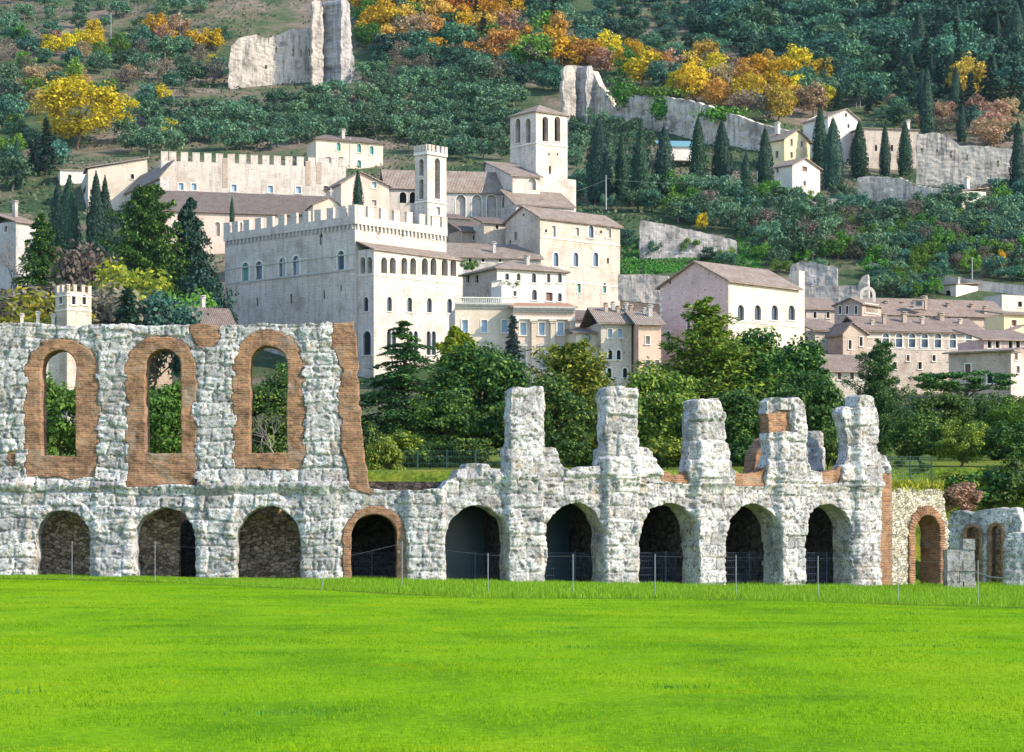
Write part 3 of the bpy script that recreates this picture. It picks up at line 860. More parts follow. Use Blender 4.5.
# ------------------------------------------------------------------ buildings
class Bldg:
    """a block seen on its near corner: left face runs from the corner to picture column pl, right face to pr"""
    def __init__(s, name, label, cat, px, D, yaw, pl, pr, top, wall, group=None, base=None, root=None, wall_r=None, Ll=None, Lr=None):
        s.D = D; a = math.radians(yaw)
        s.dl = Vector((-math.cos(a), math.sin(a), 0)); s.dr = Vector((math.sin(a), math.cos(a), 0))
        s.nl = Vector((-math.sin(a), -math.cos(a), 0)); s.nr = Vector((math.cos(a), -math.sin(a), 0))
        s.yaw = a
        s.C = Vector((X(px, D), D, 0))
        s.Ll = Ll if Ll else s.solve(pl, 'L'); s.Lr = Lr if Lr else s.solve(pr, 'R')
        s.zt = Z(top, D)
        if base is None:
            pts = [s.C, s.C + s.dl * s.Ll, s.C + s.dr * s.Lr, s.C + s.dl * s.Ll + s.dr * s.Lr]
            s.zb = min(float(hill_z(p.x, p.y)) for p in pts) - 1.5
        else: s.zb = Z(base, D)
        s.wall_m = wall; s.wall_r = wall_r or wall
        s.root = root or empty(name, (s.C.x, s.C.y, s.zb), label, cat, group)
        s.holes = {'L': [], 'R': []}; s.gab = {'L': None, 'R': None}
        s.rise = 0; s.todo = []
    def solve(s, px, face):
        d = s.dl if face == 'L' else s.dr
        k = (px - 512) / FPX
        return (k * s.C.y - s.C.x) / (d.x - k * d.y)
    def pt(s, face, u, z, out=0.0):
        d, n = (s.dl, s.nl) if face == 'L' else (s.dr, s.nr)
        p = s.C + d * u + n * out
        return Vector((p.x, p.y, z))
    def at(s, face, px, py):
        u = s.solve(px, face)
        d = s.dl if face == 'L' else s.dr
        return u, Z(py, (s.C + d * u).y)
    def mpp(s, face, u):
        d, n = (s.dl, s.nl) if face == 'L' else (s.dr, s.nr)
        p = s.C + d * u
        view = Vector((p.x, p.y, 0)).normalized()
        return p.y / FPX, p.y / FPX / max(0.25, abs(view.dot(n)))
    def win(s, face, px, y0, y1, wpx, kind='rect', fill='glass', trim='frame', tw=0.14, name='window', deep=0.32, sill=True, label=None):
        """opening centred on column px between rows y0 and y1, wpx columns wide"""
        u, za = s.at(face, px, y0); _, zb = s.at(face, px, y1)
        hw = abs(s.solve(px + wpx / 2, face) - s.solve(px - wpx / 2, face)) / 2
        return s.win_m(face, u, zb, za, hw, kind, fill, trim, tw, name, deep, sill, label)
    def win_m(s, face, u, zb, za, hw, kind='rect', fill='glass', trim='frame', tw=0.14, name='window', deep=0.32, sill=True, label=None):
        L = s.Ll if face == 'L' else s.Lr
        u = min(max(u, hw + 0.25), L - hw - 0.25)
        if kind == 'arch': 
            za = max(za, zb + hw * 1.2)
            o = [(u - hw, zb), (u + hw, zb)] + [(u + hw * math.cos(t), za - hw + hw * math.sin(t)) for t in [k * math.pi / 8 for k in range(9)]]
            i = [(u - hw - tw, zb - (0 if not sill else 0)), (u + hw + tw, zb)] + [(u + (hw + tw) * math.cos(t), za - hw + (hw + tw) * math.sin(t)) for t in [k * math.pi / 8 for k in range(9)]]
        elif kind == 'round':
            r = hw; zc = (za + zb) / 2
            o = [(u + r * math.cos(t), zc + r * math.sin(t)) for t in [k * math.pi / 8 for k in range(16)]]
            i = [(u + (r + tw) * math.cos(t), zc + (r + tw) * math.sin(t)) for t in [k * math.pi / 8 for k in range(16)]]
        else:
            o = [(u - hw, zb), (u + hw, zb), (u + hw, za), (u - hw, za)]
            i = [(u - hw - tw, zb - tw * .5), (u + hw + tw, zb - tw * .5), (u + hw + tw, za + tw), (u - hw - tw, za + tw)]
        s.holes[face].append((o, deep))
        s.todo.append((face, o, i, deep, kind, fill, trim, tw, name, sill, u, hw, zb, za, label))
    def gable(s, face, px, py):
        """apex of the gable on a face"""
        u, z = s.at(face, px, py)
        s.gab[face] = (u, z)
        s.rise = z - s.zt
    def face_mesh(s, mb, face):
        L = s.Ll if face == 'L' else s.Lr
        outl = [(0, s.zb), (L, s.zb), (L, s.zt)]
        g = s.gab[face]
        if g: outl.append(g)
        outl.append((0, s.zt))
        hs = [h for h, d in s.holes[face]]
        loops = [[Vector((p[0], p[1], 0)) for p in outl]] + [[Vector((p[0], p[1], 0)) for p in h] for h in hs]
        flat = [p for l in loops for p in l]
        n = s.nl if face == 'L' else s.nr
        for tri in tessellate_polygon(loops):
            q = [flat[i] for i in tri]
            ar = (q[1] - q[0]).cross(q[2] - q[0]).z
            pts = [s.pt(face, p.x, p.y) for p in q]
            nn = (pts[1] - pts[0]).cross(pts[2] - pts[0])
            if nn.dot(n) < 0: q = q[::-1]; pts = pts[::-1]
            mb.poly(pts, [(p.x + (0 if face == 'R' else 137.3), p.y) for p in q])
        for (h, dp) in s.holes[face]:
            for k in range(len(h)):
                a, b = h[k], h[(k + 1) % len(h)]
                pts = [s.pt(face, *a), s.pt(face, *b), s.pt(face, *b, -dp), s.pt(face, *a, -dp)]
                c = sum((Vector((p[0], p[1], 0)) for p in h), Vector()) / len(h)
                cc = s.pt(face, c.x, c.y, -dp / 2)
                nn = (pts[1] - pts[0]).cross(pts[2] - pts[0])
                if nn.dot(cc - pts[0]) < 0: pts = pts[::-1]
                mb.poly(pts)
    def finish(s, roof=None, rmat='roof', over=0.5, th=0.22, rise=None, name='roof'):
        if rise is not None: s.rise = rise
        for face, m in (('L', s.wall_m), ('R', s.wall_r)):
            if face == 'R' and s.wall_r is s.wall_m: continue
            pass
        mb = MB(); s.face_mesh(mb, 'L')
        mbr = mb if s.wall_r == s.wall_m else MB()
        s.face_mesh(mbr, 'R')
        A = s.C; B = s.C + s.dl * s.Ll; Dq = s.C + s.dr * s.Lr; E = B + s.dr * s.Lr
        v = lambda p, z: Vector((p.x, p.y, z))
        for p, q, g in ((B, E, s.gab['R']), (E, Dq, s.gab['L'])):
            pts = [v(q, s.zb), v(p, s.zb), v(p, s.zt)]
            if roof in ('gableL', 'gableR') and s.rise and ((roof == 'gableL') == (p is E)):
                pts.append(v((p + q) / 2, s.zt + s.rise))
            pts.append(v(q, s.zt)); mb.poly(pts)
        if roof in (None, 'flat'):
            mb.poly([v(A, s.zt), v(Dq, s.zt), v(E, s.zt), v(B, s.zt)])
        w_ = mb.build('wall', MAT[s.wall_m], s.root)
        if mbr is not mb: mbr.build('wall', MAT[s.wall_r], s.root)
        if roof and roof != 'flat': s.roof_o = s.make_roof(roof, rmat, over, th, name)
        for (face, o, i, deep, kind, fill, trim, tw, nm, sill, u, hw, zb, za, label) in s.todo:
            s.make_window(face, o, i, deep, kind, fill, trim, tw, nm, sill, u, hw, zb, za, label)
        return s
    def make_roof(s, kind, rmat, over, th, name='roof'):
        o = over; Ll, Lr = s.Ll, s.Lr
        def q(a, b, z):
            p = s.C + s.dl * a + s.dr * b
            return Vector((p.x, p.y, z + 0.06))
        mb = MB(); zt = s.zt; r = max(s.rise, 0.3)
        polys = []
        if kind == 'gableL':
            g = s.gab['L'][0] if s.gab['L'] else Ll / 2
            k1 = r / max(g, .1); k2 = r / max(Ll - g, .1)
            polys = [[q(-o, -o, zt - k1 * o), q(-o, Lr + o, zt - k1 * o), q(g, Lr + o, zt + r), q(g, -o, zt + r)],
                     [q(Ll + o, Lr + o, zt - k2 * o), q(Ll + o, -o, zt - k2 * o), q(g, -o, zt + r), q(g, Lr + o, zt + r)]]
        elif kind == 'gableR':
            g = s.gab['R'][0] if s.gab['R'] else Lr / 2
            k1 = r / max(g, .1); k2 = r / max(Lr - g, .1)
            polys = [[q(Ll + o, -o, zt - k1 * o), q(-o, -o, zt - k1 * o), q(-o, g, zt + r), q(Ll + o, g, zt + r)],
                     [q(-o, Lr + o, zt - k2 * o), q(Ll + o, Lr + o, zt - k2 * o), q(Ll + o, g, zt + r), q(-o, g, zt + r)]]
        elif kind == 'hip':
            m = min(Ll, Lr) / 2; k = r / m
            z0 = zt - k * o
            c0, c1, c2, c3 = q(-o, -o, z0), q(-o, Lr + o, z0), q(Ll + o, Lr + o, z0), q(Ll + o, -o, z0)
            if Lr >= Ll: r0, r1 = q(m, m, zt + r), q(m, Lr - m, zt + r); polys = [[c0, c1, r1, r0], [c1, c2, r1], [c2, c3, r0, r1], [c3, c0, r0]]
            else: r0, r1 = q(m, m, zt + r), q(Ll - m, m, zt + r); polys = [[c0, c1, r0], [c1, c2, r1, r0], [c2, c3, r1], [c3, c0, r0, r1]]
            if abs(Ll - Lr) < 0.05: polys = [[c0, c1, r0], [c1, c2, r0], [c2, c3, r0], [c3, c0, r0]]
        elif kind == 'shedR':     # high at the back of the right face's depth, eave along the right face
            k = r / Ll
            polys = [[q(-o, -o, zt - k * o), q(-o, Lr + o, zt - k * o), q(Ll + o, Lr + o, zt + r + k * o), q(Ll + o, -o, zt + r + k * o)]]
        elif kind == 'shedL':     # eave along the left face
            k = r / Lr
            polys = [[q(Ll + o, -o, zt - k * o), q(-o, -o, zt - k * o), q(-o, Lr + o, zt + r + k * o), q(Ll + o, Lr + o, zt + r + k * o)]]
        dn = Vector((0, 0, -th))
        eds = {}
        for p in polys:
            nn = (p[1] - p[0]).cross(p[2] - p[0])
            if nn.z < 0: p.reverse()
            mb.poly(p); mb.poly([x + dn for x in p][::-1])
            for a, b in zip(p, p[1:] + p[:1]):
                ka = tuple(round(c, 3) for c in a); kb = tuple(round(c, 3) for c in b)
                if (kb, ka) in eds: del eds[(kb, ka)]
                else: eds[(ka, kb)] = (a, b)
        for a, b in eds.values(): mb.poly([a, a + dn, b + dn, b])
        s.roof_kind = kind
        return mb.build(name, MAT[rmat], s.root, tuple(polys[0][0]))
    def make_window(s, face, o, i, deep, kind, fill, trim, tw, nm, sill, u, hw, zb, za, label):
        fm = MB()
        n = len(o)
        c0 = s.pt(face, u, zb)
        if trim:                                   # raised stone surround
            rng_ = range(n) if kind == 'round' else ([k for k in range(n) if k != 0] if kind == 'arch' else range(n))
            for k in rng_:
                a, b = o[k], o[(k + 1) % n]; A, B = i[k], i[(k + 1) % n]
                t1 = 0.06
                f = [s.pt(face, *a, t1), s.pt(face, *b, t1), s.pt(face, *B, t1), s.pt(face, *A, t1)]
                nn = (f[1] - f[0]).cross(f[2] - f[0])
                flip = nn.dot(s.nl if face == 'L' else s.nr) < 0
                fm.poly(f[::-1] if flip else f)
                e = [s.pt(face, *A, t1), s.pt(face, *B, t1), s.pt(face, *B, -0.02), s.pt(face, *A, -0.02)]
                fm.poly(e[::-1] if flip else e)
                e = [s.pt(face, *b, t1), s.pt(face, *a, t1), s.pt(face, *a, -0.05), s.pt(face, *b, -0.05)]
                fm.poly(e[::-1] if flip else e)
            if sill and kind != 'round':
                fm.box(s.pt(face, u - hw - tw - 0.1, zb - 0.16), s.pt(face, u + hw + tw + 0.1, zb - 0.16) - s.pt(face, u - hw - tw - 0.1, zb - 0.16),
                       (s.nl if face == 'L' else s.nr) * 0.16, (0, 0, 0.15))
        d = -deep + 0.03
        pm = MB()
        pts = [s.pt(face, *p, d - 0.02) for p in o]
        nn = (pts[1] - pts[0]).cross(pts[2] - pts[0])
        if nn.dot(s.nl if face == 'L' else s.nr) < 0: pts = pts[::-1]
        pm.poly(pts)
        if fm.f:
            wo = fm.build(nm, MAT[trim or 'wood'], s.root, c0)
            pm.build('shutter' if fill.startswith('shut') else 'pane', MAT[fill], wo, c0)
        else: wo = pm.build(nm, MAT[fill], s.root, c0)
        if label: wo['label'] = label
    # ---- trim
    def band(s, face, px0, px1, py, h=0.25, out=0.15, mat='frame', name='string_course', py1=None):
        mb = MB()
        u0, z0 = s.at(face, px0, py); u1, z1 = s.at(face, px1, py1 if py1 else py)
        z1 = z0 if py1 is None else z1
        u0, u1 = sorted((u0, u1)); u0 = max(u0, -out); u1 = min(u1, (s.Ll if face == 'L' else s.Lr))
        a = s.pt(face, u0, z0, -0.05)
        mb.box(a, s.pt(face, u1, z0, -0.05) - a, (s.nl if face == 'L' else s.nr) * (out + 0.05), (0, 0, h))
        return mb.build(name, MAT[mat], s.root, a)
    def strip(s, face, px, wpx, py0, py1, out=0.2, mat='frame', name='pilaster', cap=False):
        u, z0 = s.at(face, px, py0); _, z1 = s.at(face, px, py1)
        hw = abs(s.solve(px + wpx / 2, face) - s.solve(px - wpx / 2, face)) / 2
        mb = MB(); n = s.nl if face == 'L' else s.nr
        def bx(u0, u1, za, zb, o_):
            a = s.pt(face, u0, za, -0.03); mb.box(a, s.pt(face, u1, za, -0.03) - a, n * (o_ + 0.03), (0, 0, zb - za))
        bx(u - hw, u + hw, z1, z0 - (0.55 if cap else 0), out)
        if cap:
            bx(u - hw - 0.12, u + hw + 0.12, z0 - 0.55, z0 - 0.3, out + 0.1)
            bx(u - hw - 0.25, u + hw + 0.25, z0 - 0.3, z0, out + 0.2)
        return mb.build(name, MAT[mat], s.root, s.pt(face, u, z1))
    def merlons(s, face, n, w, h, t=0.45, gap0=0.0, mat=None, z=None, u0=0.0, u1=None, out=0.0):
        L = u1 if u1 is not None else (s.Ll if face == 'L' else s.Lr)
        n_ = s.nl if face == 'L' else s.nr; z = s.zt if z is None else z
        for k in range(n):
            c = u0 + (L - u0) * (k + gap0) / max(n - 1 + 2 * gap0, 1)
            c = min(max(c, u0 + w / 2), L - w / 2)
            mb = MB(); a = s.pt(face, c - w / 2, z - 0.02, out)
            mb.box(a, s.pt(face, c + w / 2, z - 0.02, out) - a, n_ * -t, (0, 0, h))
            a2 = s.pt(face, c - w / 2 - .04, z + h - 0.02, out + .05)
            mb.box(a2, s.pt(face, c + w / 2 + .04, z + h - 0.02, out + .05) - a2, n_ * -(t + .1), (0, 0, 0.1))
            mb.build('merlon', MAT[mat or s.wall_m], s.root, a)
    def corbels(s, face, n, z, h=0.7, out=0.35, w=0.3, mat='frame_grey', u0=0, u1=None):
        L = u1 or (s.Ll if face == 'L' else s.Lr); mb = MB(); nn = s.nl if face == 'L' else s.nr
        for k in range(n):
            u = u0 + (L - u0) * (k + .5) / n
            a = s.pt(face, u - w / 2, z, -.02); mb.box(a, s.pt(face, u + w / 2, z, -.02) - a, nn * (out + .02), (0, 0, h))
        return mb.build('corbel_table', MAT[mat], s.root, s.pt(face, 0, z))
    def chimney(s, px, D, y0, y1, w=0.7, mat='ashlar_grey'):
        """stack on the roof whose top is at row y0"""
        p = P3(px, y1, D); h = Z(y0, D) - p.z
        mb = MB(); mb.cbox((p.x, p.y, p.z - 1.0), w, w * .8, h + 1.0 - 0.25, -s.yaw)
        mb.cbox((p.x, p.y, p.z + h - 0.25), w * 1.3, w * 1.1, 0.12, -s.yaw)
        mb.cbox((p.x - w * .3, p.y, p.z + h - 0.13), w * .2, w * .7, 0.25, -s.yaw); mb.cbox((p.x + w * .3, p.y, p.z + h - 0.13), w * .2, w * .7, 0.25, -s.yaw)
        mb.cbox((p.x, p.y, p.z + h + 0.12), w * 1.2, w * 1.0, 0.1, -s.yaw)
        o = mb.build('chimney', MAT[mat], s.roof_o if hasattr(s, 'roof_o') else s.root, p)
        return o

# ---- the crenellated palace with the loggia
YW = 43.0
B = Bldg('crenellated_palace', 'large white stone palace with a battlemented roof, slim bell turret and arcaded loggia', 'palace', 355, 400, YW, 225, 446, 224, 'ashlar')
for px, y0, y1 in ((245.5, 262.7, 282.7), (259, 261.4, 280.3), (282.4, 257.8, 277), (296, 256, 275.7), (341, 250.8, 270.7)):
    B.win('L', px, y0, y1, 6.4, 'arch', 'glass_blue' if px > 250 else 'shut_green', 'frame', 0.35)
for px, y0, y1, w_ in ((321, 233.4, 244.8, 3), (257, 298, 306, 2), (291, 293.7, 303.6, 2.2), (324, 290.6, 299, 2), (341, 285, 291, 1.6)):
    B.win('L', px, y0, y1, w_, 'arch', 'void', None, name='slit_window')
for px in (378.4, 402.4, 432.7): B.win('R', px, 226 + (px - 378) * .06, 236 + (px - 378) * .06, 3, 'rect', 'void', 'frame', 0.08, name='slit_window')
B.finish('flat')
zc = B.zt
def course(b, face, z, h, out, mat, name='string_course'):
    mb = MB(); L = b.Ll if face == 'L' else b.Lr
    a = b.pt(face, -out if face == 'L' else 0, z, -0.05); mb.box(a, b.pt(face, L, z, -0.05) - a, (b.nl if face == 'L' else b.nr) * (out + .05), (0, 0, h))
    return mb.build(name, MAT[mat], b.root, a)
_, zs1 = B.at('L', 350, 270.5); _, zs2 = B.at('L', 350, 255)
course(B, 'L', zs1, 0.3, 0.2, 'frame_grey'); course(B, 'L', zs2, 0.22, 0.12, 'frame_grey')
for f in 'LR':
    B.corbels(f, 34 if f == 'L' else 24, zc - 0.75, 0.75, 0.32, 0.33)
    mb = MB(); L = B.Ll if f == 'L' else B.Lr
    n_ = B.nl if f == 'L' else B.nr
    a = B.pt(f, -0.36 if f == 'L' else 0.0, zc + 0.003, 0.36); mb.box(a, B.pt(f, L, zc, 0.36) - a + Vector((0, 0, .003)), n_ * -0.6, (0, 0, 1.35))
    mb.build('parapet', MAT['ashlar'], B.root, a)
B.merlons('L', 12, 1.6, 1.75, 0.5, 0, 'ashlar', zc + 1.38, -0.3, None, 0.33)
B.merlons('R', 8, 1.35, 1.75, 0.5, 0, 'ashlar', zc + 1.38, 0.25, None, 0.33)
for px, w_ in ((231, 11), (275, 5), (318.5, 7)): B.strip('L', px, w_, 285 if px < 300 else 278, 400, 0.18, 'ashlar', 'buttress')
for px, w_ in ((283.3, 1.0), (322.5, 1.0)): B.strip('L', px, w_, 237, 400, 0.12, 'frame_grey', 'drainpipe')
# loggia block
c2 = B.C + B.dr * 0.5 + B.nr * 4.0
LG = Bldg('loggia', None, None, 512 + c2.x / c2.y * FPX, c2.y, YW, 358, 462.3, 248.5, 'ashlar', root=B.root)
LG.Ll = 3.95
for px in (362.9, 369.8): LG.win('L', px, 257, 273.2, 5.0, 'arch', 'void', 'frame', 0.12, 'loggia_arch', 1.2, False)
for px in (384, 392.6, 404.2, 413, 424.7, 433.3, 444.6, 453.2): LG.win('R', px, 257 + (px - 375) * .02, 272.8 + (px - 375) * .04, 6.1, 'arch', 'void', 'frame', 0.12, 'loggia_arch', 1.2, False)
LG.win('L', 366, 297, 311.3, 5, 'arch', 'glass', 'frame', .12)
for px in (389.3, 409.5, 429.2, 449.4): LG.win('R', px, 296.8 + (px - 389) * .03, 311.2 + (px - 389) * .03, 5.0, 'arch', 'glass', 'frame', .12)
for px in (391.3, 413, 431): LG.win('R', px - 2.6, 331, 355, 4.4, 'arch', 'glass', 'frame', .15); LG.win('R', px + 2.6, 331, 355, 4.4, 'arch', 'glass', 'frame', .15)
LG.win('L', 367, 331, 355, 8, 'arch', 'glass', 'frame', .3)
LG.finish('shedR', 'roof', 0.35, 0.2, 1.5)
_, z = LG.at('R', 376, 275.2); course(LG, 'R', z, 0.22, 0.12, 'frame'); course(LG, 'L', z, 0.22, 0.12, 'frame')
# bell turret on the roof
_c = B.pt('R', B.solve(427.5, 'R'), 0, 0.05); D2 = _c.y
T = Bldg('turret', None, None, 427.5, D2, YW, 415, 446.4, 154, 'ashlar', root=B.root, base=250)
T.win('L', 421.5, 159, 176, 4.6, 'arch', 'void', 'frame', .12, 'bell_arch', 1.0); T.win('L', 421.5, 179, 199, 4.6, 'arch', 'void', 'frame', .12, 'bell_arch', 1.0)
T.win('R', 437.3, 158, 199, 5.4, 'arch', 'void', 'frame', .12, 'bell_arch', 1.2)
T.win('R', 438, 207, 215, 4, 'rect', 'shut_grey', 'frame', .1)
T.finish('flat')
for f in 'LR':
    _, z = T.at('R', 428, 202); course(T, f, z, 0.3, 0.18, 'frame', 'cornice'); course(T, f, T.zt - .02, 0.5, 0.3, 'frame', 'cornice')
    T.merlons(f, 5, 0.62, 1.1, 0.35, 0, 'ashlar', T.zt + 0.48, 0, None, 0.28)
# backs of the turret's crown
for k in range(4):
    mb = MB(); p = T.C + T.dl * T.Ll + T.dr * (T.Lr * (k + .5) / 4); mb.cbox((p.x, p.y, T.zt), .6, .4, 1.6, -T.yaw); mb.build('merlon', MAT['ashlar'], B.root, (p.x, p.y, T.zt))
    p = T.C + T.dr * T.Lr + T.dl * (T.Ll * (k + .5) / 4); mb = MB(); mb.cbox((p.x, p.y, T.zt), .4, .6, 1.6, -T.yaw); mb.build('merlon', MAT['ashlar'], B.root, (p.x, p.y, T.zt))

# ---- church with its square bell tower
K = Bldg('church', 'church with a square white bell tower, brown tiled roofs and blind arches behind the palace', 'church', 446, 468, 80, 0, 514, 189.5, 'ashlar_grey', Ll=9)
for px in (460.8, 476.8, 491.5, 507): K.win('R', px, 195, 222, 9.5, 'arch', 'ashlar_grey', 'frame', .2, 'blind_arch', .6, False)
K.finish('gableL', 'roof', .5, .25, 4.3)
for px in (464, 479, 494, 509): pass
KR = K.root
TW = Bldg('bell_tower', None, None, 536, 478, 52, 510.3, 567.5, 110, 'ashlar', root=KR)
for px in (518, 528.2): TW.win('L', px, 118.5, 143, 5.2, 'arch', 'void', 'frame', .18, 'bell_arch', 1.2)
for px in (545.2, 557.3): TW.win('R', px, 116.5, 141.5, 6.0, 'arch', 'void', 'frame', .18, 'bell_arch', 1.2)
for px in (549, 557.5): TW.win('R', px, 153, 155.5, 1.6, 'rect', 'void', None, name='putlog_hole')
TW.win('R', 550, 166, 174, 2.2, 'rect', 'void', None, name='slit_window')
TW.finish('hip', 'roof', .4, .25, 2.0)
for f in 'LR':
    _, z = TW.at('R', 537, 143.5); course(TW, f, z, .25, .15, 'frame')
TR = Bldg('transept', None, None, 540, 470, 55, 510, 576, 176, 'ashlar', root=KR, Ll=14)
TR.finish('flat')
TR2 = Bldg('side_chapel', None, None, 512.5, 466, 68, 482, 540, 174.5, 'ashlar', root=KR)
TR2.gable('L', 486, 161.5)
TR2.win('R', 532, 178, 190, 8, 'arch', 'ashlar_grey', 'frame', .2, 'blind_arch', .5, False)
TR2.finish('gableL', 'roof', .5, .25)
AI = Bldg('aisle', None, None, 516, 460, 68, 500, 574, 203.5, 'ashlar_grey', root=KR, Ll=7)
AI.finish('shedR', 'roof', .4, .25, 3.5)

# ---- tall stone palace right of the church
G = Bldg('gabled_palace', 'tall stone palace with pointed windows and a grey gabled roof beside the church', 'palace', 540, 438, 50, 505.5, 620, 216.6, 'stone_warm')
G.gable('L', 523.5, 206)
G.win('L', 523.6, 213.5, 216, 2, 'rect', 'void', None); G.win('L', 515.7, 232, 240, 2.4, 'rect', 'shut_brown', 'frame_grey', .1); G.win('L', 510, 240, 244, 2, 'rect', 'void', None)
G.win('R', 553.6, 226, 237, 4, 'rect', 'shut_grey', 'frame'); G.win('R', 577, 227.5, 236, 4, 'rect', 'shut_grey', 'frame'); G.win('R', 591, 225.5, 238, 5, 'arch', 'glass_blue', 'frame', .3)
G.win('R', 608.5, 228.5, 238, 5, 'rect', 'shut_grey', 'frame')
for px, y in ((546, 231), (601, 232)): G.win('R', px, y - 1.7, y + 1.7, 2.4, 'rect', 'void', 'frame', .08)
for px in (555.8, 575.7, 595.6): G.win('R', px, 252.5, 266.5, 5.2, 'arch', 'glass_blue', 'frame', .35)
G.win('R', 608, 258, 263.5, 2, 'rect', 'void', None)
for px in (578.8, 604.4): G.win('R', px, 282.7, 293, 3.6, 'arch', 'shut_green', 'frame', .12)
G.finish('gableL', 'roof', .5, .25)
for y in (237.5, 280): 
    _, z = G.at('R', 541, y); course(G, 'R', z, .2, .1, 'frame')
G.chimney(530, 444, 213, 220)

# ---- low roofs between the two palaces
Q = Bldg('stone_house', 'low stone houses with overlapping dark roofs squeezed between the two palaces', 'house', 440, 432, 78, 0, 541, 255.5, 'ashlar_grey', Ll=8)
for px in (470, 483, 500, 520): Q.win('R', px, 257.5, 262, 3, 'rect', 'void', 'frame', .08)
Q.finish('shedR', 'roof', .5, .25, 3.2); Q.chimney(494, 437, 243, 250)
Q2 = Bldg('stone_house', 'small brown house with a sloping dark roof under the blind arches of the church', 'house', 462, 450, 66, 440, 502, 230, 'brown_wall', Ll=8)
for px in (474, 488): Q2.win('R', px, 235, 240, 3, 'rect', 'void', 'frame', .08)
Q2.finish('shedR', 'roof_brown', .6, .25, 3.0)
Q3 = Bldg('stone_house', 'narrow stone house with a lean-to roof right beside the bell turret', 'house', 446, 456, 66, 440, 470, 217, 'ashlar_grey', Ll=7)
Q3.win('R', 455, 222, 227, 3, 'rect', 'void', 'frame', .08)
Q3.finish('shedR', 'roof_brown', .5, .25, 1.6)
Q4 = Bldg('stone_house', 'low house with a lean-to roof against the gable end of the stone palace', 'house', 484, 446, 70, 478, 507, 222, 'stone_warm', Ll=6)
Q4.win('R', 497, 225, 229, 3, 'rect', 'void', 'frame', .08); Q4.finish('shedR', 'roof_brown', .5, .25, 1.7)

# ---- white house with a hipped roof
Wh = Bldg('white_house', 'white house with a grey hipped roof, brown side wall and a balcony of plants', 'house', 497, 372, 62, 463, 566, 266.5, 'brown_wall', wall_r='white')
for px in (468, 477): Wh.win('L', px, 275, 283, 3.5, 'rect', 'void', 'frame_grey', .1)
for px, w_ in ((507, 4), (518.5, 4), (533.8, 4.6), (548.6, 3.6), (559.8, 4)): Wh.win('R', px, 273.2, 282.7, w_, 'arch', 'glass', 'frame', .15)
Wh.win('R', 534.4, 289.6, 300, 5, 'arch', 'glass', 'frame', .2); Wh.win('R', 549.3, 292.5, 301, 6.6, 'rect', 'shut_brown', 'frame', .1); Wh.win('R', 559.8, 293, 301.5, 4, 'arch', 'glass', 'frame', .12)
Wh.finish('hip', 'roof', .6, .25, 1.9); Wh.chimney(527, 378, 256.5, 262)
Wb = Bldg('white_wing', None, None, 501.5, 367, 62, 496, 522.5, 285.5, 'white', root=Wh.root, Ll=3.4)
Wb.win('R', 515, 291, 296, 2.8, 'rect', 'glass', 'frame', .08); Wb.finish('flat')
mb = MB()
for f in 'LR':
    L = Wb.Ll if f == 'L' else Wb.Lr
    for k in range(int(L / 0.28)):
        p = Wb.pt(f, k * .28 + .1, Wb.zt); mb.cbox(p, .09, .09, .8, -Wb.yaw)
    a = Wb.pt(f, -.1, Wb.zt + .8, .12); mb.box(a, Wb.pt(f, L, Wb.zt + .8, .12) - a, (Wb.nl if f == 'L' else Wb.nr) * -.25, (0, 0, .12))
mb.build('balustrade', MAT['frame'], Wh.root, Wb.pt('R', 0, Wb.zt))

# ---- long cream palace with giant pilasters
Pz = Bldg('cream_palace', 'long cream palace with tall ionic pilasters, blue shutters and a strip of new orange tiles', 'palace', 455, 346, 84, 0, 514, 308, 'cream', Ll=11)
for px in (465, 484.2, 504.6): Pz.win('R', px, 320, 332.4, 5.6, 'rect', 'shut_blue', 'frame', .18)
Pz.win('R', 486.7, 346, 364, 5.5, 'rect', 'shut_grey', 'frame', .2); Pz.win('R', 467, 346, 364, 5.5, 'rect', 'shut_grey', 'frame', .2)
Pz.finish('flat')
def pediment(b, face, px, py, w_, nm='pediment'):
    u, z = b.at(face, px, py); n = b.nl if face == 'L' else b.nr; mb = MB()
    pts = [(u - w_ / 2, z), (u + w_ / 2, z), (u + w_ * .25, z + .38), (u, z + .5), (u - w_ * .25, z + .38)]
    f0 = [b.pt(face, *p, .3) for p in pts]; f1 = [b.pt(face, *p, -.02) for p in pts]
    mb.poly(f0)
    for k in range(5): mb.poly([f0[k], f1[k], f1[(k + 1) % 5], f0[(k + 1) % 5]])
    return mb.build(nm, MAT['frame_grey'], b.root, b.pt(face, u, z))
pediment(Pz, 'R', 486.7, 343.5, 1.7); pediment(Pz, 'R', 467, 343.5, 1.7)
def cornice(b, face, h, out, mat='frame_grey', dz=0.0):
    mb = MB(); L = b.Ll if face == 'L' else b.Lr; n = b.nl if face == 'L' else b.nr
    for k, (z0, hh, o) in enumerate(((0, h * .35, out * .4), (h * .35 + .002, h * .3, out * .7), (h * .65 + .004, h * .35, out))):
        a = b.pt(face, -o if face == 'L' else 0.003 * k, b.zt + z0 + dz, -.3); mb.box(a, b.pt(face, L, b.zt + z0 + dz, -.3) - a, n * (o + .3), (0, 0, hh))
    return mb.build('cornice', MAT[mat], b.root, b.pt(face, 0, b.zt))
cornice(Pz, 'R', 0.75, .6)
mb = MB()
for k in range(30):
    p = Pz.pt('R', Pz.Lr * k / 30 + .1, Pz.zt + .77, -.6); mb.cbox(p, .12, .12, .75, 0)
a = Pz.pt('R', 0, Pz.zt + 1.52, -.45); mb.box(a, Pz.pt('R', Pz.Lr, Pz.zt + 1.52, -.45) - a, Pz.nr * -.3, (0, 0, .15))
mb.build('balustrade', MAT['frame'], Pz.root, a)
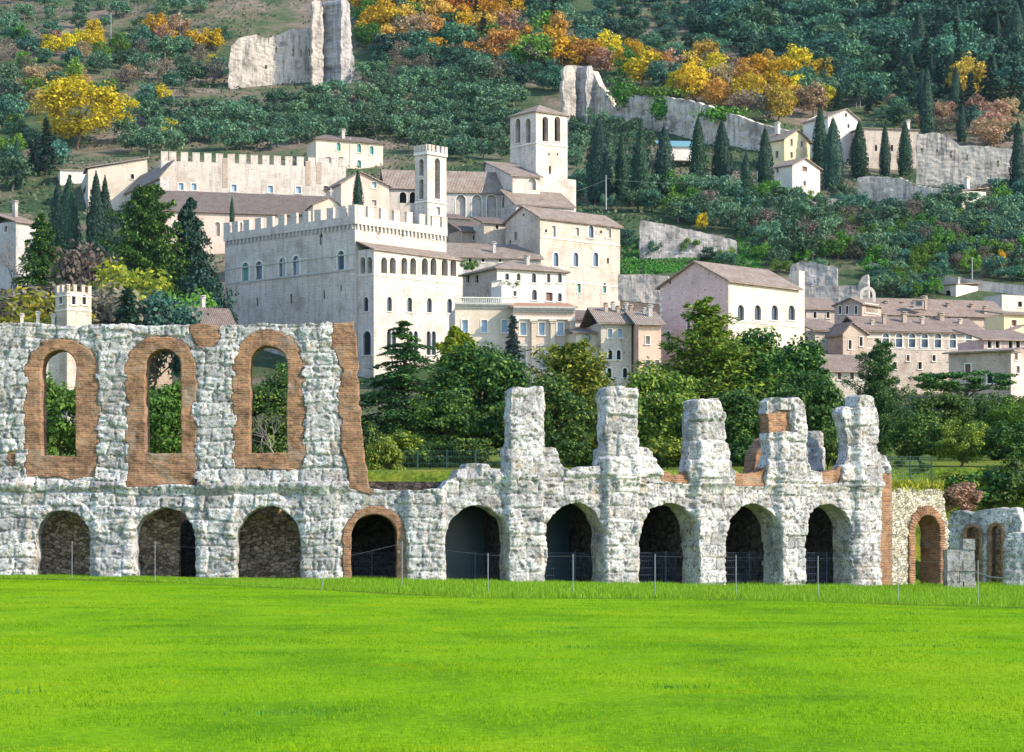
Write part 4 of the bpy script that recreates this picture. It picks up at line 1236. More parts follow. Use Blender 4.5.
P2 = Bldg('pilaster_front', None, None, 513, 344.5, 84, 0, 575, 312, 'creampink', root=Pz.root, Ll=10)
for px in (523, 541.7, 560.3): P2.win('R', px, 322.5, 335, 5.6, 'rect', 'shut_blue', 'frame', .2); P2.win('R', px, 348.5, 368, 5.6, 'rect', 'shut_grey', 'frame', .2)
P2.finish(None); 
for px in (523, 541.7, 560.3): pediment(P2, 'R', px, 346.5, 1.7)
for px in (514.8, 533.3, 552.4, 571): P2.strip('R', px, 4.2, 319.5, 400, .5, 'cream', 'pilaster', True)
_, z = P2.at('R', 515, 319.3); course(P2, 'R', z, .3, .35, 'frame', 'architrave'); cornice(P2, 'R', .8, .8)
P2.zt += .8; P2.rise = 1.5; P2.roof_o = P2.make_roof('shedR', 'roof_orange', .35, .2)
# planters and pots on the terrace are small shrubs added with the plants

# ---- little church front with the round window
Cf = Bldg('chapel', 'narrow cream church front with a round window under a sloping grey roof', 'church', 576, 340, 80, 0, 604, 332, 'cream', Ll=12)
Cf.win('R', 586.4, 334.2, 342.6, 8, 'round', 'glass_blue', 'frame_grey', .2); Cf.win('R', 586.8, 352, 372, 5.5, 'rect', 'shut_brown', 'frame', .2, 'door')
Cf.finish('shedR', 'roof', .5, .22, 1.9); pediment(Cf, 'R', 586.6, 350.5, 1.8)
Cg = Bldg('stone_house', 'grey stone house with a stepped dark roof above the little church front', 'house', 574, 352, 72, 0, 600, 318, 'ashlar_grey', Ll=9)
Cg.win('R', 583, 319.5, 322.5, 2.4, 'rect', 'void', None); Cg.finish('gableL', 'roof_brown', .5, .22, 1.6)
# ---- stone row house
R1 = Bldg('stone_row_house', 'tall stone town house with two pairs of dark arched windows, many chimneys on its roof', 'house', 601, 338, 80, 0, 631.5, 321.5, 'stone_warm', Ll=13)
for px in (610, 620): R1.win('R', px, 329, 337.5, 4.4, 'rect', 'shut_blue', 'frame', .08)
for px in (610.3, 618.7): R1.win('R', px, 350, 359.5, 4, 'arch', 'void', 'frame', .2)
for px in (609.4, 625): R1.win('R', px, 368, 377.5, 4.2, 'arch', 'void', 'frame', .2)
R1.finish('gableL', 'roof', .6, .22, 2.6)
for k, (px, y0) in enumerate(((606, 304), (613, 303), (618, 307), (626, 304), (631, 306))): R1.chimney(px, 343 + (k % 2), y0, y0 + 8, .55, 'ashlar_grey' if k % 2 else 'brown_wall')
R1b = Bldg('narrow_house', 'very narrow shaded cream house squeezed left of the salmon house', 'house', 631.5, 342, 70, 0, 639, 323, 'cream', Ll=10)
R1b.win('R', 635, 331, 336, 2.6, 'rect', 'void', None); R1b.win('R', 635, 352, 360, 2.6, 'rect', 'shut_grey', 'frame', .08); R1b.finish('shedR', 'roof', .5, .2, 1.5)
R2 = Bldg('salmon_house', 'salmon pink house with grey shutters against the big pink palace', 'house', 638.5, 336, 80, 0, 661, 323, 'pink', Ll=12)
for px, y0, y1 in ((647.8, 336, 344), (647.6, 360, 368.5), (658, 360, 368.5)): R2.win('R', px, y0, y1, 4.2, 'rect', 'shut_grey', 'frame', .1)
R2.finish('gableL', 'roof', .6, .22, 2.2); R2.chimney(650, 340, 306, 316, .7); R2.chimney(644, 342, 309, 316, .5)

# ---- big pink gabled palace
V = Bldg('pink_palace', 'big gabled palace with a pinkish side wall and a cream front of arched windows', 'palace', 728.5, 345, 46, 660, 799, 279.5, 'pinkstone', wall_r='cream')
V.gable('L', 695.4, 261)
V.win('L', 670, 281, 284, 2, 'rect', 'void', None)
for px, y0, y1, w_, k in ((688.6, 321.5, 331.7, 3, 'rect'), (698.8, 318, 332, 5, 'arch'), (668.2, 331, 346, 3.8, 'arch'), (678.5, 350, 362, 4.5, 'arch'), (712, 330, 342, 4, 'arch'), (700, 350, 362, 4.5, 'arch')):
    V.win('L', px, y0, y1, w_, k, 'glass', 'frame', .15)
for px in (740.6, 757.5, 774.5, 791.4): V.win('R', px, 304.8 + (px - 740) * .01, 320.2, 6.8, 'arch', 'glass', 'frame', .25)
for px in (745, 765, 785): V.win('R', px, 345, 358, 6, 'arch', 'glass', 'frame', .25)
V.finish('gableL', 'roof', .5, .25)
_, z = V.at('R', 730, 320.8); course(V, 'R', z, .22, .12, 'frame')
Vp = Bldg('end_pier', None, None, 799, 362, 46, 792, 804.5, 270.5, 'cream', root=V.root); Vp.finish('flat')
V.band('L', 661, 664, 290, .2, .1)
for k in range(22):
    u = V.Ll - (.35 if k % 2 else .55); mb = MB(); z0 = V.zt - 2 - k * .85
    a = V.pt('L', u, z0, -.02); mb.box(a, V.pt('L', V.Ll - .01, z0, -.02) - a, V.nl * .1, (0, 0, .5)); mb.build('quoin', MAT['frame'], V.root, a)

# ---- right hand quarter
A1_ = Bldg('arched_palace', 'long stone palace with seven tall arched windows and a pinkish tiled roof', 'palace', 866, 366, 77, 828, 984, 329.5, 'stone_warm', Ll=14)
for px in (885.7, 899, 912, 924.6, 937.8, 952.7, 968.7): A1_.win('R', px, 333.3 + (px - 886) * .012, 347 + (px - 886) * .012, 6.4, 'arch', 'glass_blue', 'frame', .2)
A1_.win('R', 950.5, 355, 361, 3, 'rect', 'void', 'frame', .1); A1_.win('R', 969.3, 364, 375, 4.4, 'rect', 'shut_brown', 'frame', .1)
for px in (895, 920): A1_.win('R', px, 362, 369, 3.4, 'rect', 'glass', 'frame', .1)
for px in (880, 908, 934): A1_.win('R', px, 355, 361, 3, 'rect', 'shut_brown' if px == 908 else 'void', 'frame', .1)
for px in (852, 838): A1_.win('L', px, 340, 350, 3, 'rect', 'void', 'frame', .1)
A1_.finish('gableL', 'roof_pink', .5, .24, 2.7)
for y in (348.8, 338):
    _, z = A1_.at('R', 867, y); course(A1_, 'R', z, .16, .08, 'frame')
for px, dd, y0, y1 in ((872, 3, 321, 327), (922, 6, 318, 325), (960, 8, 320, 326)): A1_.chimney(px, 366 + dd, y0, y1, .6, 'stone_warm')
A1_.chimney(904, 372, 313, 320, .8, 'brown_wall'); A1_.chimney(941, 375, 314, 322, .9, 'brown_wall'); A1_.chimney(884, 370, 315, 322, .6, 'brown_wall')
A2 = Bldg('gabled_house', 'stone gabled house against the left end of the arched palace', 'house', 843, 362, 62, 828, 867, 332, 'brown_wall')
A2.gable('R', 851, 322); A2.win('R', 850, 340, 349, 3, 'rect', 'void', 'frame', .1); A2.win('R', 861, 337, 346, 3, 'rect', 'void', 'frame', .1); A2.finish('gableR', 'roof_pink', .4, .2)
A3 = Bldg('long_house', 'long house with a pinkish tiled roof and small dormer behind the arched palace', 'house', 866, 398, 76, 0, 1006, 312.5, 'creampink', Ll=12)
for px in (890, 904, 918, 934, 949): A3.win('R', px, 316, 321, 3.2, 'rect', 'glass', 'frame', .1)
for px in (965.5, 988, 998.6): A3.win('R', px, 316.5, 326, 5, 'arch', 'glass', 'frame', .2)
A3.finish('gableL', 'roof_pink', .5, .24, 3.1); A3.chimney(924, 404, 297, 304, .9, 'brown_wall'); A3.chimney(925.5, 402, 298, 304, .5, 'brown_wall')
for px, dd, y0, y1 in ((886, 5, 302, 308), (902, 6, 303, 309), (948, 7, 304, 310), (972, 8, 305, 311), (985, 6, 307, 313)): A3.chimney(px, 398 + dd, y0, y1, .7, 'brown_wall')
mb = MB(); p = P3(918.5, 306, 400); mb.cbox((p.x, p.y, p.z - .6), 1.6, 1.6, 1.5, -.2); mb.cbox((p.x, p.y, p.z + .92), 2.0, 2.0, .15, -.2)
dm = mb.build('dormer', MAT['creampink'], A3.root, p); mb = MB(); mb.cbox((p.x - .02, p.y - .85, p.z), .9, .06, .7, -.2); mb.build('pane', MAT['glass'], dm, (p.x, p.y - .8, p.z))
A4 = Bldg('gable_front_house', 'brown stone house with a low gable and a deep shaded roof terrace', 'house', 862, 388, 40, 834.5, 881, 303, 'brown_wall')
A4.gable('L', 850.7, 297.8)
for px in (840, 847, 856): A4.win('L', px, 306, 314, 2.6, 'rect', 'void', 'frame', .1)
A4.win('R', 871.5, 304.2, 313, 13, 'rect', 'void', 'frame', .1, 'roof_terrace', 1.5)
A4.finish('gableL', 'roof_pink', .4, .2)
# bell gable behind
p = P3(867.5, 300, 398); mb = MB()
for dx in (-1.05, 1.05): mb.cbox((p.x + dx, p.y, p.z - 1.5), .5, .6, 2.4, 0)
for k in range(9):
    a0 = math.pi * k / 9; a1 = math.pi * (k + 1) / 9
    q = lambda r, a, dy: Vector((p.x + r * math.cos(a), p.y + dy, p.z + .9 + r * math.sin(a)))
    mb.poly([q(.8, a0, -.3), q(1.3, a0, -.3), q(1.3, a1, -.3), q(.8, a1, -.3)]); mb.poly([q(1.3, a0, -.3), q(1.3, a0, .3), q(1.3, a1, .3), q(1.3, a1, -.3)]); mb.poly([q(.8, a1, -.3), q(.8, a1, .3), q(.8, a0, .3), q(.8, a0, -.3)])
    mb.poly([q(.8, a1, .3), q(1.3, a1, .3), q(1.3, a0, .3), q(.8, a0, .3)])
o = mb.build('bell_gable', MAT['white'], None, (p.x, p.y, p.z - 1.5)); tag(o, 'small white arched bell gable standing behind the low brown gable', 'bell gable')
A5 = Bldg('back_house', 'stone house with a pinkish roof touching the cream end of the pink palace', 'house', 806, 398, 75, 0, 838, 307.5, 'stone_warm', Ll=10)
for px in (815, 828): A5.win('R', px, 312, 318, 3, 'rect', 'void', 'frame', .1)
A5.finish('gableL', 'roof_pink', .5, .22, 2.2)
A6 = Bldg('stepped_house', 'small stone house with a grey shutter and pinkish roof in front of the back house', 'house', 815, 372, 70, 805, 845, 329.5, 'stone_warm', Ll=8)
A6.win('R', 826, 334, 340, 3.4, 'rect', 'shut_grey', 'frame', .1); A6.finish('shedR', 'roof_pink', .6, .22, 2.4)
A7 = Bldg('lean_to', 'low building with a brown lean-to roof above the house with red shutters', 'house', 806, 362, 76, 0, 851, 354, 'stone_warm', Ll=6)
A7.finish('shedR', 'roof_brown', .5, .22, 1.0)
A8 = Bldg('shuttered_house', 'pinkish stone house with four dark red shutters under a broad tiled roof', 'house', 819, 338, 80, 805, 869, 370, 'stone_warm', Ll=8)
A8.win('R', 825, 372.5, 379.5, 4.6, 'rect', 'glass', 'frame', .08)
for px in (839.5, 852, 861.5): A8.win('R', px, 372.5, 379.5, 4, 'rect', 'shut_brown', 'frame', .08)
A8.finish('shedR', 'roof_pink', .5, .22, 2.7); A8.chimney(822, 341, 358, 365, .5)
A9 = Bldg('corner_house', 'pinkish stone house with small dark windows right of the arched palace', 'house', 984, 348, 76, 0, 1040, 338.5, 'pinkstone', Ll=9)
for px in (989.5, 997.5, 1010.5, 1018): A9.win('R', px, 341, 348, 4, 'rect', 'void', 'frame', .1)
A9.win('R', 989, 366, 378, 6, 'rect', 'void', 'frame', .15, 'doorway')
for px in (1000, 1008): A9.win('R', px, 356, 363, 3.4, 'rect', 'shut_grey', 'frame', .1)
A9.finish('shedR', 'roof_pink', .6, .22, 2.0)
A10 = Bldg('end_tower', 'pink stone block with a flat eave at the right edge of the town', 'house', 1011, 332, 30, 1006, 1050, 350, 'brown_wall', wall_r='pinkstone', Ll=9, Lr=9)
A10.win('R', 1018, 366, 373, 3, 'rect', 'void', 'frame', .1)
A10.win('R', 1016, 353, 360, 3, 'rect', 'shut_brown', 'frame', .1)
A10.win_m('L', 3.0, A10.zt - 4.5, A10.zt - 3.2, .4, 'rect', 'void'); A10.win_m('L', 6.2, A10.zt - 3, A10.zt - 1.7, .4, 'rect', 'shut_brown')
A10.finish('shedL', 'roof_pink', .7, .22, 1.0)
A11 = Bldg('gabled_cottage', 'little brown gabled house peeping out above the corner house', 'house', 1008, 382, 30, 1004, 1040, 331, 'brown_wall', Lr=8)
A11.finish('shedL', 'roof_pink', .4, .2, 1.6)
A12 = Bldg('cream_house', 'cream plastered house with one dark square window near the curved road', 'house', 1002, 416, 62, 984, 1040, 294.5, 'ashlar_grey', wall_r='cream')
A12.win('R', 1020, 301.5, 307, 4.2, 'rect', 'void', 'frame', .08); A12.finish('flat')
A13 = Bldg('yellow_house', 'strip of yellow house wall below the cream house at the right edge', 'house', 1004, 392, 70, 0, 1040, 313.5, 'yellow', Ll=6)
A13.win('R', 1014, 320, 326, 5, 'rect', 'shut_brown', 'frame', .1); A13.finish('shedR', 'roof_pink', .5, .2, 1.0)
A14 = Bldg('white_shed', 'small white shed with a flat tiled roof standing below the curved road', 'shed', 956, ray_hit(958, 298), 48, 939.5, 979.5, 284, 'creampink', wall_r='white')
A14.win('L', 948, 290, 296, 6, 'arch', 'void', 'frame', .1, 'doorway'); A14.finish('shedL', 'roof_pink', .25, .18, .7); A14.chimney(957.5, A14.D + 4, 278.5, 283, .7)

# ---- left hand quarter
L1 = Bldg('crenellated_wall_palace', 'long pale stone wall with battlements above a brown tiled roof, two brick repairs in it', 'palace', 161, 506, 76, 137, 346, 160.5, 'ashlar')
for px, w_ in ((181, 5), (194, 5), (234, 5), (270.5, 5), (298.5, 5)): L1.win('R', px, 183 + (px - 180) * .03, 190 + (px - 180) * .03, 5, 'rect', 'shut_blue', 'frame', .25)
L1.win('R', 326, 186, 193, 4.5, 'rect', 'shut_brown', 'frame', .1)
L1.finish('flat')
L1.merlons('R', 17, 1.5, 1.9, .6, 0, 'ashlar', L1.zt); 
for px, y0, y1 in ((225, 158, 188), (308, 161, 186), (319, 162, 184)): L1.strip('R', px, 5.2, y0, y1, .05, 'brown_wall', 'brick_repair')
L2 = Bldg('long_roof_house', 'long low house with a wide brown tiled roof below the battlemented wall', 'house', 160, 478, 76, 150, 352, 209.5, 'creampink', Ll=12)
for px in (217.5, 240): L2.win('R', px, 222, 236, 5, 'arch', 'creampink', 'frame', .2, 'blind_arch', .4, False)
L2.finish('shedR', 'roof_brown', .5, .25, 5.4)
L3 = Bldg('side_wing', 'grey stone wing with tall brown windows left of the battlemented wall', 'house', 160, 500, 64, 104, 172, 176, 'ashlar_grey')
for px in (113, 123.5, 146): L3.win('L', px, 198, 210, 3.2, 'rect', 'shut_brown', 'frame', .12)
L3.finish('shedL', 'roof', .5, .22, 3.0)
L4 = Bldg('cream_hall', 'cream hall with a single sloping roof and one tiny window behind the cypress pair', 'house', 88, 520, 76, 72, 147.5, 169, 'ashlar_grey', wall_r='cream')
u, z = L4.at('R', 146, 159); L4.gab['R'] = (L4.Lr - .1, z); L4.win('R', 132.5, 174, 179, 3, 'rect', 'void', 'frame', .1); L4.win('L', 84, 188, 194, 3, 'rect', 'void', None); L4.finish('flat')
mb = MB(); a = L4.pt('R', -.5, L4.zt + .1, .5); b = L4.pt('R', L4.Lr + .4, z + .15, .5)
mb.box(a, b - a, L4.nr * -9, (0, 0, .3)); mb.build('roof', MAT['roof'], L4.root, a)
L5 = Bldg('white_cottage', 'pale cottage with a flat pink tiled roof above the row of cypresses', 'house', 60, 545, 76, 50, 104, 169, 'white', Ll=8)
L5.win('R', 70, 175, 178, 3, 'rect', 'void', None); L5.finish('shedR', 'roof_pink', .4, .2, .8)
L6 = Bldg('roadside_house', 'stone house with a pale pink tiled roof at the left edge beside the dark fir', 'house', 16, 452, 40, -40, 41, 221, 'ashlar_grey')
L6.win('L', 6, 226, 232, 3, 'rect', 'shut_brown', 'frame', .1); L6.win('R', 26, 240, 250, 3, 'rect', 'shut_brown', 'frame', .1); L6.finish('gableL', 'roof_pink', .5, .22, 2.6); L6.chimney(15, 458, 202, 212, .9)
L7 = Bldg('turret_pavilion', 'little crenellated stone pavilion with arched windows among yellow bushes above the ruin', 'pavilion', 67, 300, 50, 55.5, 91.5, 291, 'stone_warm')
L7.win('L', 61, 295, 304, 3, 'arch', 'glass', 'frame', .12)
for px in (73.5, 84): L7.win('R', px, 294.5, 304.5, 4, 'arch', 'glass', 'frame', .15)
L7.finish('flat')
L7.merlons('L', 3, .45, .8, .3, 0, 'stone_warm'); L7.merlons('R', 4, .45, .8, .3, 0, 'stone_warm')
for f in 'LR':
    _, z = L7.at('R', 68, 310); course(L7, f, z, .15, .1, 'frame'); course(L7, f, L7.zt - .6, .15, .1, 'frame')
L8 = Bldg('low_cottage', 'low cottage with a dark gabled roof against the foot of the white palace', 'house', 196, 330, 62, 181, 232, 321, 'ashlar_grey')
L8.gable('L', 190, 307); L8.win('L', 191, 313, 322, 3, 'rect', 'void', 'frame', .1); L8.finish('gableL', 'roof_brown', .5, .22); L8.chimney(203, 336, 297, 306, .6)
L9 = Bldg('low_cottage', 'low brown roofed shed left of the cottage at the foot of the white palace', 'shed', 146, 330, 66, 140, 180, 320, 'brown_wall', Ll=7)
L9.finish('gableL', 'roof_brown', .5, .2, 1.6)
L10 = Bldg('low_house', 'row of low tiled roofs just above the top of the ruined wall', 'house', 6, 300, 78, 0, 98, 330, 'stone_warm', Ll=7)
L10.finish('gableL', 'roof_pink', .4, .2, 1.2)
for k, px in enumerate((22, 38, 53)): L10.chimney(px, 302, 315 - k % 2 * 2, 322, .5, 'white')
# villa above the battlemented wall
H1 = Bldg('villa', 'cream villa with green shutters and a brown hipped roof above the battlemented wall', 'house', 316, 566, 66, 307.5, 383, 137.5, 'cream')
for px, y0 in ((338.5, 142.5), (359, 144), (371.5, 146)): H1.win('R', px, y0, y0 + 8.5, 4.2, 'arch', 'shut_green', 'frame', .15)
H1.win('R', 359, 160, 168, 4.2, 'arch', 'shut_green', 'frame', .15); H1.win('R', 328.5, 157, 163, 5, 'rect', 'shut_grey', 'frame', .1); H1.win('R', 341, 157, 163, 5, 'rect', 'shut_grey', 'frame', .1)
H1.finish('hip', 'roof_brown', .6, .25, 1.3); H1.strip('R', 350, .9, 138, 175, .1, 'frame_grey', 'drainpipe'); H1.chimney(343, 570, 130, 136, .9)
H2 = Bldg('pink_gabled_house', 'small pinkish gabled house between the battlemented wall and the bell turret', 'house', 341, 470, 66, 335, 389, 182.5, 'creampink', Ll=9)
H2.gable('R', 360, 171.5); H2.win('R', 374, 182, 188, 5, 'rect', 'shut_blue', 'frame', .1); H2.win('R', 374, 200, 206, 5, 'rect', 'shut_grey', 'frame', .1); H2.finish('gableR', 'roof', .5, .22)
H3 = Bldg('long_stone_house', 'long stone house with a broad grey roof and wide arches left of the church', 'house', 386, 488, 80, 0, 452, 186, 'ashlar', Ll=9)
for px in (403, 413): H3.win('R', px, 192, 203, 7, 'arch', 'void', 'frame', .15, 'archway', .8, False)
H3.finish('gableL', 'roof', .5, .25, 4.0)

H9 = Bldg('chapel_gable', 'little cream gable with a white cross peeping over the palace battlements', 'chapel', 313, 452, 76, 0, 340, 204, 'cream', Ll=8)
H9.gable('R', 331, 197); H9.finish('gableR', 'roof_pink', .3, .2)
mb = MB(); p = H9.pt('R', H9.gab['R'][0], H9.gab['R'][1] + .2, 0); mb.cbox(p, .16, .16, 1.5, -H9.yaw); mb.cbox(p + Vector((0, 0, .85)), .8, .15, .16, -H9.yaw + math.pi / 2 - math.radians(76) * 0)
mb.build('cross', MAT['white'], H9.root, p)
# ---- houses on the slope at the right
Y = Bldg('yellow_house', 'yellow house with a grey gabled roof among the cypresses', 'house', 784.5, ray_hit(790, 170) - 6, 50, 759, 810, 138, 'yellow')
Y.gable('R', 797, 129.5)
for px, y0, y1 in ((791.5, 139, 146), (791.5, 152, 158), (802, 141, 147)): Y.win('R', px, y0, y1, 2.4, 'rect', 'shut_brown', 'frame', .08)
for px in (764, 777): Y.win('L', px, 151, 158, 3, 'rect', 'shut_brown', 'frame', .08)
Y.finish('gableR', 'roof', .6, .25); Y.chimney(777.5, Y.D + 5, 123, 130, 1.0, 'white')
Y2 = Bldg('white_gabled_house', 'white gabled house below the yellow house, small dark windows', 'house', 792.5, ray_hit(795, 202) - 4, 46, 774.5, 820, 164, 'white')
Y2.gable('R', 804.5, 158)
for px, y0, y1, w_ in ((804.6, 166.5, 171.5, 5), (804.6, 181, 186, 2.6), (804.8, 192, 197, 2.6)): Y2.win('R', px, y0, y1, w_, 'rect', 'shut_brown', 'frame', .1)
for px, y0 in ((777.5, 168), (778.5, 181)): Y2.win('L', px, y0, y0 + 5, 2.6, 'rect', 'shut_brown', 'frame', .1)
Y2.finish('gableR', 'roof', .5, .25)
H5 = Bldg('tall_house', 'tall pale gabled house with tiny windows behind the cypresses', 'house', 828, ray_hit(840, 160) - 6, 60, 822, 858.5, 116, 'white', Ll=10)
H5.gable('R', 846, 108.5)
for px, y0 in ((846, 113), (848.5, 124)): H5.win('R', px, y0, y0 + 4, 2, 'rect', 'void', None)
H5.finish('gableR', 'roof', .5, .25)
H6 = Bldg('long_low_building', 'long stone building with two small dark windows behind three cypresses', 'building', 862, ray_hit(880, 172) + 5, 80, 0, 918, 128, 'stone_warm', Ll=9)
for px in (876, 892): H6.win('R', px, 145, 151, 2.4, 'rect', 'void', None)
for px in (868, 884, 900): H6.win('R', px, 157, 162, 2.4, 'rect', 'void', 'frame', .08)
H6.finish('shedR', 'roof', .4, .22, .6); H6.chimney(908, H6.D + 4, 121, 127, .9, 'white')
H7 = Bldg('terrace_house', 'small house with a white chimney and shaded porch below the town wall', 'house', 962, ray_hit(965, 214) - 3, 62, 937, 986, 190, 'pinkstone', wall_r='white')
H7.win('R', 971, 192, 197, 4, 'rect', 'glass', 'frame', .1); H7.win('R', 968, 202, 209, 6, 'rect', 'void', 'frame', .1, 'porch', 1.0)
H7.finish('shedL', 'roof_pink', .5, .22, .9); H7.chimney(967, H7.D + 4, 178, 187, 1.0, 'white')

# ---- ruins and walls on the hill
def ruin_sheet(name, pts, D0, D1, thick, mat, label, cat, base_px=None, h=0.3, holes=(), relief_amp=.25, extra=0.5, nrm=0.6):
    """standing ruin: outline in picture columns and rows on an upright plane from distance D0 (first column) to D1"""
    xs_ = [p[0] for p in pts]; a, b = min(xs_), max(xs_)
    A = (X(a, D0), D0, 0); Bq = (X(b, D1), D1, 0)
    fm, iv = flat_map(A, Bq)
    op = [iv(*p) for p in pts]
    hl = []
    for (px, y0, y1, wpx) in holes:
        u0, _ = iv(px - wpx / 2, y0); u1, _ = iv(px + wpx / 2, y0); hl.append((u0, u1, iv(px, y1)[1], iv(px, y0)[1]))
    def f(U, Vv):
        d = sd_poly(U, Vv, op) + extra * fbm(U * nrm, Vv * nrm, 5, 3)
        for q in hl: d = np.maximum(d, -np.maximum(np.maximum(q[0] - U, U - q[1]), np.maximum(q[2] - Vv, Vv - q[3])))
        return d
    us = [p[0] for p in op]; vs = [p[1] for p in op]
    o = sheet(f, (min(us) - 1, max(us) + 1), (min(vs) - 1, max(vs) + 1), h, fm, lambda u, v: relief_amp * fbm(u * .6, v * .6, 2, 4) + .12 * (blocks(u, v, .6, 1.1, 6, .1)[1] - .5), thick, name, mat, None, A, smooth=False, rimnoise=.2, rim=4)
    o.location = A
    return tag(o, label, cat)
Df = ray_hit(290, 86)
ro = ruin_sheet('fortress_wall', [(228, 79), (229, 66), (232, 46), (240, 38), (256, 34), (266, 38), (276, 36), (288, 30), (300, 29), (312, 27), (320, 25), (330, 24), (330, 100), (228, 100)], Df, Df + 6, 2.0, MAT['far_ruin'],
           'broken pale fortress wall with a row of slits and a tall tower high on the slope', 'fortress', holes=((276, 47, 53, 1.8), (293, 49, 56, 2), (301, 50, 57, 2), (309, 49, 55, 2), (266, 65, 69, 2.6), (283, 83, 86, 2.5)))
def ruin_part(name, parent, *a, **k):
    o = ruin_sheet(name, *a, **k)
    o.parent = parent; o.location = o.location - parent.location; return o
ruin_part('tower_flank', ro, [(312, 100), (312, 2), (315, 0), (321, 2), (323, 8), (323, 100)], Df - 2, Df - 1, 2.5, MAT['far_ruin'], None, None)
ruin_part('tower_back', ro, [(320, 100), (320, 3), (328, 1), (336, 2), (343, 0), (343, 100)], Df + 9, Df + 8, 2.0, MAT['far_ruin_grey'], None, None)
ruin_part('tower_flank', ro, [(341, 100), (341, 0), (344, -1), (350, 3), (351, 40), (354, 58), (355, 70), (356, 100)], Df - 3, Df + 2, 8.0, MAT['far_ruin_grey'], None, None)
Dw = ray_hit(600, 124)
ro = ruin_sheet('ruined_town_wall', [(590, 128), (592, 66), (594, 74), (600, 84), (608, 98), (614, 106), (622, 104), (630, 97), (640, 93), (660, 96), (680, 99), (700, 103), (720, 111), (745, 118), (770, 126), (790, 132), (790, 165), (700, 156), (640, 150), (590, 140)], Dw, ray_hit(780, 158), 2.0, MAT['far_ruin'],
           'long ruined town wall with a broken tower, ivy along its top, below the autumn trees', 'town wall', relief_amp=.5)
ruin_part('tower_flank', ro, [(563, 130), (563, 67), (566, 65), (576, 66), (576, 130)], Dw - 3, Dw - 2, 2.2, MAT['far_ruin'], None, None)
ruin_part('tower_back', ro, [(573, 130), (573, 66), (588, 67), (589, 130)], Dw + 6, Dw + 6, 1.5, MAT['far_ruin_grey'], None, None)
ruin_part('tower_flank', ro, [(586, 130), (586, 65), (592, 66), (594, 80), (595, 130)], Dw - 3, Dw - 1, 7.0, MAT['far_ruin_grey'], None, None)
Dt = ray_hit(930, 186)
ruin_sheet('town_wall', [(916, 200), (916, 134), (930, 133), (945, 134), (952, 139), (960, 146), (985, 146), (1010, 149), (1045, 150), (1045, 215), (980, 212)], Dt, Dt - 6, 2.0, MAT['far_ruin'],
           'high stained town wall with dark slits right of the long stone building', 'town wall', holes=((922, 148, 153, 2), (937, 149, 156, 2), (951, 151, 158, 2.2), (967, 155, 161, 2), (998, 160, 167, 2.5)), extra=.25, relief_amp=.1)
ruin_sheet('garden_wall', [(858, 205), (858, 178), (870, 176), (900, 178), (920, 186), (962, 192), (962, 214), (900, 214)], ray_hit(880, 206), ray_hit(940, 214), 1.2, MAT['far_ruin'], 'low stained garden wall in front of the foot of the town wall', 'garden wall', extra=.2)
ruin_sheet('retaining_wall', [(803, 215), (803, 201), (815, 199), (840, 199), (862, 203), (862, 218), (830, 218)], ray_hit(830, 217), ray_hit(850, 219), 1.0, MAT['far_ruin'], 'rough stone retaining wall right below the white gabled house', 'retaining wall', extra=.25)
ruin_sheet('retaining_wall', [(640, 242), (640, 220), (660, 223), (690, 230), (720, 236), (737, 241), (737, 254), (700, 258), (640, 262)], ray_hit(660, 260), ray_hit(720, 258), 1.0, MAT['far_ruin_grey'], 'sloping grey stone retaining wall above the grassy bank', 'retaining wall', extra=.2)
ruin_sheet('retaining_wall', [(618, 300), (618, 275), (640, 274), (668, 276), (668, 305)], 420, 418, 1.5, MAT['far_ruin'], 'pale stained retaining wall left of the pink palace roof', 'retaining wall', extra=.08)
ruin_sheet('retaining_wall', [(798, 315), (798, 285), (840, 286), (858, 285), (863, 276), (868, 274), (869, 315)], 432, 428, 1.5, MAT['far_ruin'], 'rough stone retaining wall stepping up behind the right hand roofs', 'retaining wall', extra=.2)
ruin_sheet('retaining_wall', [(790, 290), (790, 266), (800, 262), (812, 261), (836, 268), (838, 290)], 448, 446, 1.5, MAT['far_ruin_grey'], 'dark ivy edged terrace wall above the rough retaining wall', 'retaining wall', extra=.4)
# parapet of the curved road
mb = MB()
prev = None
for px, py, D in ((866, 267, 452), (885, 271, 450), (910, 276, 447), (940, 281, 444), (970, 285, 442), (1000, 289, 440), (1030, 292, 439), (1060, 294, 438)):
    D = ray_hit(px, py + 5); q = P3(px, py, D)
    if prev is not None: mb.box(prev - Vector((0, 0, 5)), q - prev, (0, .5, 0), (0, 0, 6.1))
    prev = q
tag(mb.build('road_parapet', MAT['ashlar'], None, P3(960, 285, 443)), 'pale parapet curving along the road above the right hand roofs', 'parapet')
# greenhouse with the blue roof
mb = MB(); p = P3(660, 160, ray_hit(690, 169))
mb.box(p, (9.5, 1, 0), (-.5, 5, 0), (0, 0, 3.2)); gh = mb.build('greenhouse', MAT['white'], None, p)
tag(gh, 'long low shed with a blue green roof between cypresses below the ruined wall', 'shed')
mb = MB(); a = p + Vector((-.4, -.5, 3.2)); mb.box(a, (10.3, 1.1, 0), (-.6, 5.5, 2.2), (0, 0, .15)); mb.build('roof', MAT['roof_teal'], gh, a).location = a - p
